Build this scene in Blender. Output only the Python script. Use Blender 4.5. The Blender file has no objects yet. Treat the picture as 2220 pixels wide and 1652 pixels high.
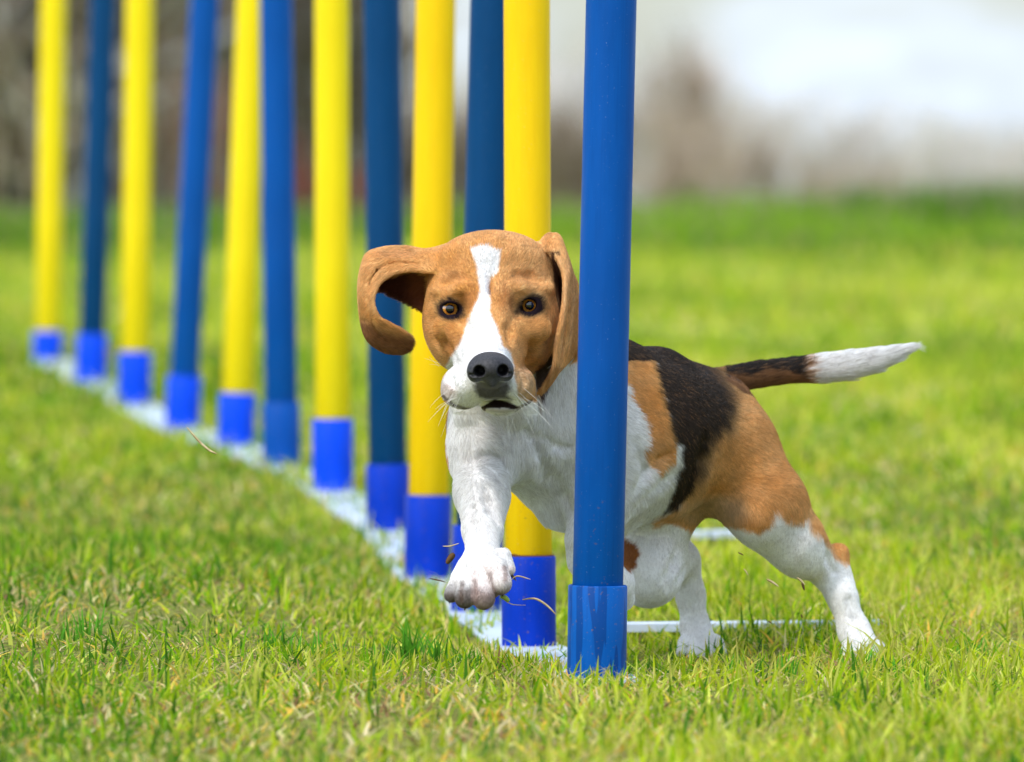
import bpy, math, random, os
import numpy as np
from mathutils import Vector, Matrix
rng = np.random.default_rng(7)
random.seed(7)
scene = bpy.context.scene
C = scene.collection

# ------------------------------------------------------------------ camera
F = 16500.0                      # focal length in units of a 2220 px wide frame
CAM = np.array([0.0, 0.0, 0.512])
TH = math.atan((826.0 - 470.0) / F)
cam_data = bpy.data.cameras.new('camera')
cam = bpy.data.objects.new('camera', cam_data)
C.objects.link(cam)
cam.location = CAM
cam.rotation_euler = (math.pi / 2 - TH, 0, 0)
cam_data.sensor_width = 36.0
cam_data.lens = F / 2220.0 * 36.0
cam_data.clip_start = 0.1
cam_data.clip_end = 2000.0
cam_data.dof.use_dof = True
cam_data.dof.focus_distance = 6.72
cam_data.dof.aperture_fstop = 8.0
scene.camera = cam
FWD = np.array([0, math.cos(TH), -math.sin(TH)])
UPV = np.array([0, math.sin(TH), math.cos(TH)])
RGT = np.array([1.0, 0, 0])

def P(px, py, d):
    return CAM + d * (FWD + (px - 1110.0) / F * RGT - (py - 826.0) / F * UPV)

def proj(v):
    r = v - CAM
    d = r @ FWD
    return 1110.0 + F * (r @ RGT) / d, 826.0 - F * (r @ UPV) / d, d

# ------------------------------------------------------------------ world, sun, exposure
SUN_EL, SUN_AZ = math.radians(48), math.radians(218)      # azimuth from +Y (north) clockwise: behind-left of the camera
world = bpy.data.worlds.new('World')
scene.world = world
world.use_nodes = True
wn, wl = world.node_tree.nodes, world.node_tree.links
wn.clear()
wo = wn.new('ShaderNodeOutputWorld'); bg = wn.new('ShaderNodeBackground')
sky = wn.new('ShaderNodeTexSky'); sky.sky_type = 'NISHITA'; sky.sun_disc = False
sky.sun_elevation = SUN_EL; sky.sun_rotation = SUN_AZ
sky.air_density = 1.0; sky.dust_density = 1.5
tc = wn.new('ShaderNodeTexCoord')
mp = wn.new('ShaderNodeMapping'); mp.inputs['Scale'].default_value = (14, 14, 30)
nz = wn.new('ShaderNodeTexNoise'); nz.inputs['Scale'].default_value = 1.6; nz.inputs['Detail'].default_value = 5
rp = wn.new('ShaderNodeValToRGB'); rp.color_ramp.elements[0].position = 0.36; rp.color_ramp.elements[1].position = 0.62
rp.color_ramp.elements[0].color = (0.1, 0.1, 0.1, 1)
mx = wn.new('ShaderNodeMix'); mx.data_type = 'RGBA'
sp_ = wn.new('ShaderNodeSeparateXYZ'); wl.new(tc.outputs['Generated'], sp_.inputs['Vector'])
cm_ = wn.new('ShaderNodeMapRange'); cm_.inputs['From Min'].default_value = 0.0; cm_.inputs['From Max'].default_value = 1.0
cm_.inputs['To Min'].default_value = 6.6; cm_.inputs['To Max'].default_value = 15.0      # overcast sky: brighter overhead
wl.new(sp_.outputs['Z'], cm_.inputs['Value'])
cl_ = wn.new('ShaderNodeVectorMath'); cl_.operation = 'SCALE'; cl_.inputs[0].default_value = (0.87, 1.0, 1.20)
wl.new(cm_.outputs['Result'], cl_.inputs['Scale']); wl.new(cl_.outputs['Vector'], mx.inputs['B'])
wl.new(tc.outputs['Generated'], mp.inputs['Vector']); wl.new(mp.outputs['Vector'], nz.inputs['Vector'])
wl.new(nz.outputs['Fac'], rp.inputs['Fac']); wl.new(rp.outputs['Color'], mx.inputs['Factor'])
wl.new(sky.outputs['Color'], mx.inputs['A']); wl.new(mx.outputs['Result'], bg.inputs['Color'])
bg.inputs['Strength'].default_value = 0.1
wl.new(bg.outputs['Background'], wo.inputs['Surface'])
sun_d = bpy.data.lights.new('sun', 'SUN'); sun_d.energy = 1.5; sun_d.angle = math.radians(10); sun_d.color = (1.0, 0.96, 0.9)
sun = bpy.data.objects.new('sun', sun_d); C.objects.link(sun)
sdir = Vector((math.sin(SUN_AZ) * math.cos(SUN_EL), math.cos(SUN_AZ) * math.cos(SUN_EL), math.sin(SUN_EL)))
sun.rotation_euler = sdir.to_track_quat('Z', 'Y').to_euler(); sun.location = (0, 0, 20)
scene.view_settings.view_transform = 'Standard'; scene.view_settings.look = 'None'
scene.view_settings.exposure = 0.78; scene.view_settings.gamma = 1.0
scene.view_settings.use_curve_mapping = False
scene.cycles.max_bounces = 8; scene.cycles.transparent_max_bounces = 8
scene.cycles.use_denoising = True
scene.cycles_curves.shape = 'RIBBONS'

# ------------------------------------------------------------------ helpers
def tag(o, label=None, cat=None, group=None, kind=None):
    if label: o['label'] = label
    if cat: o['category'] = cat
    if group: o['group'] = group
    if kind: o['kind'] = kind
    return o

def link(name, me, parent=None, mats=None):
    o = bpy.data.objects.new(name, me); C.objects.link(o)
    if parent is not None: o.parent = parent
    if mats is not None:
        for m in (mats if isinstance(mats, (list, tuple)) else [mats]): me.materials.append(m)
    return o

def empty(name, loc=(0, 0, 0), rot=(0, 0, 0)):
    o = bpy.data.objects.new(name, None); C.objects.link(o)
    o.location = loc; o.rotation_euler = rot; o.empty_display_size = 0.1
    return o

def mesh_np(name, V, Fa, smooth=True, col=None):
    """V (n,3) float, Fa (m,k) int, col (n,3) point colours."""
    V = np.ascontiguousarray(V, dtype=np.float32); Fa = np.ascontiguousarray(Fa, dtype=np.int32)
    me = bpy.data.meshes.new(name)
    me.vertices.add(len(V)); me.vertices.foreach_set('co', V.ravel())
    k = Fa.shape[1]
    me.loops.add(Fa.size); me.loops.foreach_set('vertex_index', Fa.ravel())
    me.polygons.add(len(Fa)); me.polygons.foreach_set('loop_start', np.arange(0, Fa.size, k, dtype=np.int32))
    me.update(calc_edges=True)
    if smooth: me.polygons.foreach_set('use_smooth', np.ones(len(Fa), dtype=bool))
    if col is not None:
        a = me.attributes.new('col', 'FLOAT_COLOR', 'POINT')
        cc = np.ones((len(V), 4), dtype=np.float32); cc[:, :3] = col
        a.data.foreach_set('color', cc.ravel())
    return me

def nnoise(v, scale, seed=0, n=10):
    """cheap smooth noise, about -1..1"""
    r = np.random.default_rng(seed)
    out = np.zeros(len(v))
    for i in range(n):
        d = r.normal(size=3); d /= np.linalg.norm(d)
        out += np.sin((v @ d) * scale * r.uniform(0.6, 1.9) + r.uniform(0, 6.28))
    return out / math.sqrt(n / 2) / 1.6

class NT:
    def __init__(s, name, rough=0.5, spec=0.5):
        s.m = bpy.data.materials.new(name); s.m.use_nodes = True
        s.n, s.l = s.m.node_tree.nodes, s.m.node_tree.links
        s.b = s.n['Principled BSDF']; s.b.inputs['Roughness'].default_value = rough
        s.b.inputs['Specular IOR Level'].default_value = spec
        s.out = s.n['Material Output']
    def tc(s, kind='Object', scale=(1, 1, 1)):
        t = s.n.new('ShaderNodeTexCoord'); m = s.n.new('ShaderNodeMapping'); m.inputs['Scale'].default_value = scale
        s.l.new(t.outputs[kind], m.inputs['Vector']); return m.outputs['Vector']
    def noise(s, vec, scale, detail=4, rough=0.55):
        x = s.n.new('ShaderNodeTexNoise'); x.inputs['Scale'].default_value = scale
        x.inputs['Detail'].default_value = detail; x.inputs['Roughness'].default_value = rough
        s.l.new(vec, x.inputs['Vector']); return x.outputs['Fac']
    def ramp(s, fac, stops):
        r = s.n.new('ShaderNodeValToRGB'); e = r.color_ramp.elements
        while len(e) < len(stops): e.new(0.5)
        for q, (p, c) in zip(e, stops):
            q.position = p; q.color = (c, c, c, 1) if not hasattr(c, '__len__') else (*c, 1)
        s.l.new(fac, r.inputs['Fac']); return r.outputs['Color']
    def mix(s, fac, a, b, blend='MIX'):
        x = s.n.new('ShaderNodeMix'); x.data_type = 'RGBA'; x.blend_type = blend
        for i, v in (('Factor', fac), ('A', a), ('B', b)):
            if isinstance(v, (int, float)): x.inputs[i].default_value = v
            elif isinstance(v, (tuple, list)): x.inputs[i].default_value = (*v, 1)
            else: s.l.new(v, x.inputs[i])
        return x.outputs['Result']
    def color(s, c):
        if isinstance(c, (tuple, list)): s.b.inputs['Base Color'].default_value = (*c, 1)
        else: s.l.new(c, s.b.inputs['Base Color'])
    def bump(s, h, strength=0.3, dist=0.001):
        x = s.n.new('ShaderNodeBump'); x.inputs['Strength'].default_value = strength; x.inputs['Distance'].default_value = dist
        s.l.new(h, x.inputs['Height']); s.l.new(x.outputs['Normal'], s.b.inputs['Normal'])
    def attr(s, name='col'):
        a = s.n.new('ShaderNodeAttribute'); a.attribute_name = name; return a.outputs['Color']

def simple(name, col, rough=0.5, spec=0.5):
    m = NT(name, rough, spec); m.color(col); return m.m

# ------------------------------------------------------------------ ground
ROW_Y = np.array([5.9, 6.6, 7.2, 7.8, 8.4, 9.0, 9.6, 10.2, 10.8, 11.4, 12.0, 12.6, 13.2])
ROW_X = np.array([.13, .072, .015, -.035, -.092, -.148, -.226, -.307, -.386, -.487, -.594, -.695, -.805])
ROW_DZ = np.array([0, .000, -.018, -.026, -.029, -.008, .006, .011, .007, .003, .016, .030, .042])
def G(x, y):
    x = np.asarray(x, float); y = np.asarray(y, float)
    s = np.where(y < 27, 0.01636 * y, 0.01636 * 27 + 0.02 * (1 - np.exp(-(y - 27) / 3)))
    b = 0.006 * np.sin(x * 2.3 + y * 1.1 + 1) + 0.005 * np.sin(x * 1.1 - y * 0.9 + 2.2) + 0.003 * np.sin(x * 6 + y * 4.3)
    b = b - 0.010 * np.exp(-((x - 0.25) ** 2 + (y - 7.0) ** 2) / 0.25)
    b = b + 0.012 * np.exp(-((x + 0.45) ** 2 + (y - 7.6) ** 2) / 0.5)
    ro = np.interp(y, ROW_Y, ROW_X); dz = np.interp(y, ROW_Y, ROW_DZ, right=0.044)
    sg = 0.16 + 0.9 * np.clip((y - 8.6) / 2.5, 0, 1)
    b = b * np.clip(np.abs(x - ro) / .3, 0.15, 1) + dz * np.exp(-((x - ro) / sg) ** 2) * np.clip((20 - y) / 5, 0, 1)
    # the turf swells a little beyond the field edge
    return s + b * np.clip(1.6 - y / 30, 0, 1)

gm = NT('turf_soil', 0.95, 0.1)
v = gm.tc('Object')
far = gm.ramp(gm.noise(v, 1.1, 5), [(0.3, (0.17, 0.30, 0.010)), (0.5, (0.32, 0.43, 0.02)), (0.68, (0.42, 0.48, 0.06))])
fine = gm.ramp(gm.noise(v, 90, 6, 0.7), [(0.3, (0.06, 0.05, 0.02)), (0.46, (0.17, 0.15, 0.04)), (0.56, (0.22, 0.28, 0.03)), (0.7, (0.48, 0.38, 0.16))])
sepg = gm.n.new('ShaderNodeSeparateXYZ'); gm.l.new(v, sepg.inputs['Vector'])
mrg = gm.n.new('ShaderNodeMapRange'); mrg.inputs['From Min'].default_value = 8.0; mrg.inputs['From Max'].default_value = 13.0
mrg.inputs['To Min'].default_value = 1.0; mrg.inputs['To Max'].default_value = 0.0
gm.l.new(sepg.outputs['Y'], mrg.inputs['Value']); near_ = mrg.outputs['Result']      # bare soil between the blades where they are modelled closely
gm.color(gm.mix(near_, gm.mix(0.45, far, fine), fine))
gm.bump(gm.noise(v, 120, 5, 0.7), 0.8, 0.01)
xs = np.concatenate([-np.geomspace(300, 3.2, 40), np.linspace(-3, 3, 121), np.geomspace(3.2, 300, 40)])
ys = np.concatenate([[-40, -10, 0, 2, 3.5], np.linspace(4.5, 16, 231), np.geomspace(16.2, 900, 90)])
X, Y = np.meshgrid(xs, ys)
Z = G(X, Y)
gv = np.stack([X.ravel(), Y.ravel(), Z.ravel()], 1)
nx, ny = len(xs), len(ys)
i = (np.arange(ny - 1)[:, None] * nx + np.arange(nx - 1)[None]).ravel()
ground = link('ground', mesh_np('ground', gv, np.stack([i, i + 1, i + 1 + nx, i + nx], 1)), None, gm.m)
tag(ground, kind='structure')

# ------------------------------------------------------------------ weave poles
# k: (top x at y=0, collar x, collar-top y, colour, distance)
POLES = [(1325, 1296, 1268, 'b', 6.60), (1142, 1146, 1205, 'y', 7.20), (1066, 1036, 1139, 'b', 7.80), (945, 929, 1073, 'y', 8.40),
         (828, 840, 1006, 'b', 9.00), (720, 721, 908, 'y', 9.60), (599, 609, 872, 'b', 10.2), (547, 515, 852, 'y', 10.8),
         (445, 400, 815, 'b', 11.4), (304, 293, 762, 'y', 12.0), (224, 200, 724, 'b', 12.6), (117, 104, 718, 'y', 13.2)]

def plastic(name, base, dark, streak=False, wear=0.5, rough=0.42):
    m = NT(name, rough, 0.13)
    v = m.tc('Object', (1, 1, 0.25)); v2 = m.tc('Object')
    big = m.ramp(m.noise(v, 22, 4, 0.6), [(0.35, dark), (0.62, base)])
    c = m.mix(wear, base, big)
    if streak:
        v3 = m.tc('Object', (1, 1, 0.09))
        st = m.ramp(m.noise(v3, 120, 2, 0.4), [(0.48, 0.0), (0.50, 1.0)])
        c = m.mix(st, dark, base)
    sp = m.ramp(m.noise(v2, 900, 1, 0.5), [(0.77, 0.0), (0.80, 1.0)])
    spm = m.n.new('ShaderNodeMath'); spm.operation = 'MULTIPLY'; spm.inputs[1].default_value = 0.5
    m.l.new(sp, spm.inputs[0])
    c = m.mix(spm.outputs[0], c, (0.45, 0.55, 0.65))
    scr = m.ramp(m.noise(m.tc('Object', (1, 1, 0.02)), 600, 3, 0.6), [(0.50, 0.0), (0.75, 0.45)])
    c = m.mix(scr, c, dark)
    sz = m.n.new('ShaderNodeSeparateXYZ'); m.l.new(v2, sz.inputs['Vector'])
    mz = m.n.new('ShaderNodeMapRange'); mz.inputs['From Min'].default_value = 0.16; mz.inputs['From Max'].default_value = -0.06
    mz.inputs['To Min'].default_value = 0.0; mz.inputs['To Max'].default_value = 0.8; m.l.new(sz.outputs['Z'], mz.inputs['Value'])
    mud = m.ramp(m.noise(v2, 260, 5, 0.65), [(0.63, 0.0), (0.69, 1.0)])
    mm = m.n.new('ShaderNodeMath'); mm.operation = 'MULTIPLY'; m.l.new(mz.outputs['Result'], mm.inputs[0]); m.l.new(mud, mm.inputs[1])
    c = m.mix(mm.outputs[0], c, (0.16, 0.11, 0.06))          # mud splashed up from the turf
    m.color(c)
    rg = m.ramp(m.noise(v, 60, 4, 0.6), [(0.3, rough - 0.08), (0.7, rough + 0.2)])
    m.l.new(rg, m.b.inputs['Roughness'])
    m.bump(m.noise(v2, 150, 3), 0.12, 0.0006)
    return m.m

M_BLUE = plastic('blue_plastic_tube', (0.0, 0.083, 0.37), (0.0, 0.052, 0.24))
M_BLUED = plastic('deep_blue_plastic_tube', (0.0, 0.052, 0.165), (0.0, 0.036, 0.115))
M_YEL = plastic('yellow_plastic_tube', (0.90, 0.60, 0.004), (0.80, 0.46, 0.003), wear=0.5)
M_YELL = plastic('lemon_plastic_tube', (0.88, 0.70, 0.008), (0.80, 0.58, 0.006), wear=0.5)
M_COLN = plastic('painted_blue_socket', (0.0, 0.088, 0.38), (0.0, 0.05, 0.24), streak=True)
M_COLF = plastic('bright_blue_socket', (0.0, 0.062, 0.74), (0.0, 0.04, 0.52))
M_COLM = plastic('mid_blue_socket', (0.0, 0.036, 0.46), (0.0, 0.018, 0.25))
M_COLD = plastic('dull_blue_socket', (0.0, 0.070, 0.36), (0.0, 0.045, 0.26))
M_RIM = simple('worn_grey_edge', (0.35, 0.33, 0.30), 0.7)

def lathe(prof, n=64):
    """prof list of (r,z) -> verts, quads"""
    a = np.arange(n) * 2 * math.pi / n
    V = np.concatenate([np.stack([r * np.cos(a), r * np.sin(a), np.full(n, z)], 1) for r, z in prof])
    Fq = []
    for k in range(len(prof) - 1):
        i = np.arange(n); j = (i + 1) % n
        Fq.append(np.stack([k * n + i, k * n + j, (k + 1) * n + j, (k + 1) * n + i], 1))
    return V, np.concatenate(Fq)

R_T, R_C, H_C = 0.0220, 0.0257, 0.084
tube_prof = [(0.0, -0.05), (R_T - .002, -0.05), (R_T, -0.048), (R_T, 0.2), (R_T, 0.5), (R_T, 0.985), (R_T - 0.0015, 0.99), (R_T - 0.004, 0.992), (0.0, 0.992)]
NEAR = ['nearest pole, solid blue, standing in front of the beagle shoulder',
        'yellow pole rising right behind the beagle head, second in the row',
        'blue pole half hidden behind the second yellow one above the beagle forehead',
        'yellow pole behind the flying ear and raised paw of the beagle',
        'dark blue pole standing behind the curled tip of the flying ear',
        'yellow pole just left of the flying ear, standing clear of the dog',
        'blue pole touching a narrow leaning yellow pole on its left',
        'narrow leaning yellow pole partly covered by the blue pole at its right',
        'blue pole leaning right, with a straw blade across its foot',
        'yellow pole third from the far end of the row',
        'thin blurred blue pole second from the far end of the row',
        'farthest pole, blurred yellow with a short blue foot at left edge']
base_pts = []
col_bot = []
for k, (tx, cx, cy, c, d) in enumerate(POLES):
    ct = P(cx, cy, d)                              # top of the socket
    top = P(tx, 0, d)
    u = top - ct; lean_x = math.atan2(u[0], u[2]);
    gz = float(G(ct[0], ct[1]))
    base_pts.append((ct[0], ct[1], gz))
    root = empty('weave_pole', (ct[0], ct[1], gz))
    tag(root, NEAR[k], 'weave pole', 'agility weave poles in one row')
    hz = ct[2] - gz
    mt = {'b': (M_BLUE if k in (0, 8, 6) else M_BLUED), 'y': (M_YEL if k < 5 else M_YELL)}[c]
    V, Fq = lathe(tube_prof)
    _r = k * 1.7; V = V @ np.array([[math.cos(_r), math.sin(_r), 0], [-math.sin(_r), math.cos(_r), 0], [0, 0, 1]]); V[:, 2] += 0
    me = mesh_np('tube', V, Fq)
    t = link('tube', me, root, mt); t.location = (0, 0, hz - 0.0); t.rotation_euler = (0, lean_x, 0)
    # socket: outer wall, wall thickness, recessed seat
    hb = hz + 0.012
    prof = [(R_C * 1.0, -hb), (R_C, -hb * 0.5), (R_C, -0.0012), (R_C - 0.0006, -0.0003), (R_C - 0.0012, 0.0), (R_T + 0.0008, 0.0), (R_T + 0.0004, -0.004), (R_T - .003, -0.004)]
    V, Fq = lathe(prof)
    s = link('socket', mesh_np('socket', V, Fq), root, M_COLN if k == 0 else (M_COLM if k < 5 else (M_COLD if k == 6 else M_COLF)))
    s.location = (0, 0, hz)
    lb = {0: 0.012}.get(k, lean_x)
    s.rotation_euler = (0, lb, 0)
    if c == 'y' and k < 3:      # soil caught in the gap above the socket
        a = np.linspace(0, 2 * math.pi, 48, endpoint=False)
        hh = 0.0012 + 0.0022 * np.clip(np.sin(a * 1.0 + 5.3) + 0.4 * np.sin(a * 5), 0, 1.2)
        V = np.concatenate([np.stack([(R_C - .001) * np.cos(a), (R_C - .001) * np.sin(a), 0 * a + 0.0003], 1),
                            np.stack([(R_T + .0018) * np.cos(a), (R_T + .0018) * np.sin(a), hh], 1),
                            np.stack([(R_T - .001) * np.cos(a), (R_T - .001) * np.sin(a), hh + .0004], 1)])
        i = np.arange(48); j = (i + 1) % 48
        Fq = np.concatenate([np.stack([q * 48 + i, q * 48 + j, (q + 1) * 48 + j, (q + 1) * 48 + i], 1) for q in (0, 1)])
        dd = link('dirt_ring', mesh_np('dirt_ring', V, Fq), root, simple('packed_soil', (0.10, 0.045, 0.015), 0.9, 0.1))
        dd.location = (0, 0, hz)

# the steel base the sockets are welded to
mb = NT('white_painted_steel', 0.45, 0.5)
v = mb.tc('Object')
mb.color(mb.mix(mb.ramp(mb.noise(v, 40, 5), [(0.5, 0.0), (0.75, 0.7)]), (0.50, 0.57, 0.68), (0.22, 0.32, 0.46)))
mb.bump(mb.noise(v, 90, 3), 0.2, 0.0008)
base = empty('ground_rail', base_pts[0])
tag(base, 'pale steel ground rail with side bars, carrying the row of blue and yellow poles', 'base rail')
def box_mesh(a, b, w, h, z0=0.0):
    """box bar from a to b, width w, height h with a small chamfer, world coordinates"""
    a, b = np.array(a, float), np.array(b, float)
    t = b - a; L = np.linalg.norm(t); t /= L
    s = np.cross(t, [0, 0, 1]); s /= np.linalg.norm(s); u = np.cross(s, t)
    c = min(w, h) * 0.15
    sec = [(-w / 2, z0), (-w / 2, z0 + h - c), (-w / 2 + c, z0 + h), (w / 2 - c, z0 + h), (w / 2, z0 + h - c), (w / 2, z0)]
    V = [p + s * q[0] + u * q[1] for p in (a, b) for q in sec]
    fs = [(i, (i + 1) % 6, 6 + (i + 1) % 6, 6 + i) for i in range(6)] + [tuple(range(5, -1, -1)), tuple(range(6, 12))]
    me = bpy.data.meshes.new('bar'); me.from_pydata([tuple(q) for q in V], [], fs); me.update(); return me
def part_bar(name, a, b, w, h, z0, parent, mat):
    me = box_mesh(a, b, w, h, z0); o = link(name, me, parent, mat)
    o.location = -Vector(parent.location) ; return o
ext = [np.array(base_pts[0]) + (np.array(base_pts[0]) - np.array(base_pts[1])) * 0.045] + [np.array(p) for p in base_pts]
for k in range(len(ext) - 1):
    a, b = ext[k].copy(), ext[k + 1].copy()
    if k > 0: a = a + (b - a) * 0.006
    part_bar('rail_segment', a, b, 0.066, 0.007, -0.001 if k % 2 else -0.002, base, mb.m)
def gpt(px, py, d):
    p = P(px, py, d); p[2] = G(p[0], p[1]); return p
for (x0, x1, yy, d) in ((1290, 1915, 1374, 7.24), (1480, 1700, 1172, 8.62)):
    a = P(x0, yy, d); b = P(x1, yy - 6, d)
    part_bar('side_bar', a, b, 0.024, 0.0085, 0.002, base, mb.m)

# ------------------------------------------------------------------ grass
def blade_mesh(x, y, h, w, lean, az, face, col, tipcol, segs):
    n = len(x)
    z = G(x, y) - 0.003
    dx, dy = np.cos(az), np.sin(az)
    fx, fy = np.cos(face), np.sin(face)
    rows = []; cols = []
    for s in range(segs + 1):
        t = s / segs
        bend = lean * (t ** 1.7) * h
        zz = h * (t - 0.32 * lean * t * t)
        ww = w * (1 - t) ** 0.6 * 0.5 if s < segs else 0
        cx = x + dx * bend; cy = y + dy * bend; cz = z + zz
        cc = col * (1 - t ** 2)[..., None] + tipcol * (t ** 2) if hasattr(t, '__len__') else col * (1 - t ** 2) + tipcol * t ** 2
        if s < segs:
            rows += [np.stack([cx - fx * ww, cy - fy * ww, cz], 1), np.stack([cx + fx * ww, cy + fy * ww, cz], 1)]
            cols += [cc, cc]
        else:
            rows.append(np.stack([cx, cy, cz], 1)); cols.append(cc)
    m = len(rows)
    V = np.stack(rows, 1).reshape(-1, 3); K = np.stack(cols, 1).reshape(-1, 3)
    b = (np.arange(n) * m)[:, None]
    tris = []
    for s in range(segs - 1):
        q = 2 * s
        tris += [b + [q, q + 1, q + 3], b + [q, q + 3, q + 2]]
    q = 2 * (segs - 1)
    tris.append(b + [q, q + 1, q + 2])
    return V, np.concatenate(tris), K

bp = np.array(base_pts)
def rail_dist(x, y):
    o = np.interp(y, bp[:, 1], bp[:, 0], left=bp[0, 0] - 0.0)
    return np.where((y > bp[0, 1] - 0.07) & (y < bp[-1, 1]), np.abs(x - o), 9)

def palette(n, pos, straw=0.2):
    g = np.array([[0.29, 0.44, 0.008], [0.44, 0.53, 0.015], [0.14, 0.31, 0.008], [0.58, 0.62, 0.10], [0.055, 0.17, 0.012]])
    s = np.array([[0.85, 0.66, 0.30], [0.85, 0.50, 0.08], [0.74, 0.62, 0.36], [0.32, 0.18, 0.09]])
    an = pos * np.array([1.0, 0.3, 1.0])
    lo = nnoise(an, 9.0, 3); l2 = nnoise(an, 4.0, 4) + .6 * nnoise(an, 17.0, 5)
    pr = np.array([[0.26, 0.24, 0.24, 0.14, 0.12]]) * np.exp(l2[:, None] * np.array([[0, .9, -1.2, 1.3, -1.6]]))
    pr /= pr.sum(1, keepdims=True); pick = (rng.random((n, 1)) > np.cumsum(pr, 1)).sum(1).clip(0, 4)
    c = g[pick]
    st = rng.random(n) < np.clip(straw * (1 + 0.8 * lo), 0.03, 0.75)
    c = np.where(st[:, None], s[rng.choice(4, n, p=[0.38, 0.27, 0.2, 0.15])], c)
    c = c * rng.uniform(0.65, 1.3, (n, 1))
    tip = np.where((rng.random(n) < 0.25)[:, None], np.array([[0.66, 0.50, 0.14]]), c * np.array([[1.12, 1.08, 1.0]]))
    return np.clip(c, 0, .9), np.clip(tip, 0, .9), st

def scatter(n, x0, x1, y0, y1, hmin, hmax, w0, w1, segs, straw, dens=None):
    x = rng.uniform(x0, x1, n); y = rng.uniform(y0, y1, n)
    # clumps: pull towards tuft centres
    m = int(n / 14) + 1
    tx, ty = rng.uniform(x0, x1, m), rng.uniform(y0, y1, m)
    who = rng.integers(0, m, n); pull = rng.random(n) < 0.65
    sc = 0.012 + 0.010 * (y - 5) / 4
    x = np.where(pull, tx[who] + rng.normal(size=n) * sc, x); y = np.where(pull, ty[who] + rng.normal(size=n) * sc * 1.5, y)
    rd = rail_dist(x, y)
    keep = (rd > 0.034) | (rng.random(n) < np.where(y < 8.2, .75, .75))
    for cxp, cyp, gzp in base_pts:
        keep &= ((x - cxp) ** 2 + (y - cyp) ** 2) > (R_C + 0.003) ** 2
    ps_ = np.stack([x, y * .45, 0 * x], 1); keep &= rng.random(n) < np.clip(.78 + .35 * nnoise(ps_, 11, 41) + .25 * nnoise(ps_, 34, 42), .3, 1)
    x, y, rd = x[keep], y[keep], rd[keep]; n = len(x)
    pos = np.stack([x, y, 0 * x], 1)
    h = rng.uniform(hmin, hmax, n) * np.clip(1 + 0.3 * nnoise(pos, 4.0, 11), 0.5, 1.5)
    h *= np.where(rng.random(n) < 0.05, 1.5, 1.0) 
    c, tip, st = palette(n, pos, straw)
    lean = np.abs(rng.normal(0.6, 0.55, n)); lean = np.where(st, lean + 0.5, lean); h = np.where(st, h * 0.75, h)
    az = rng.uniform(0, 2 * math.pi, n); face = rng.uniform(0, math.pi, n)
    w = rng.uniform(w0, w1, n)
    return blade_mesh(x, y, h, w, lean, az, face, c, tip, segs)

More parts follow.
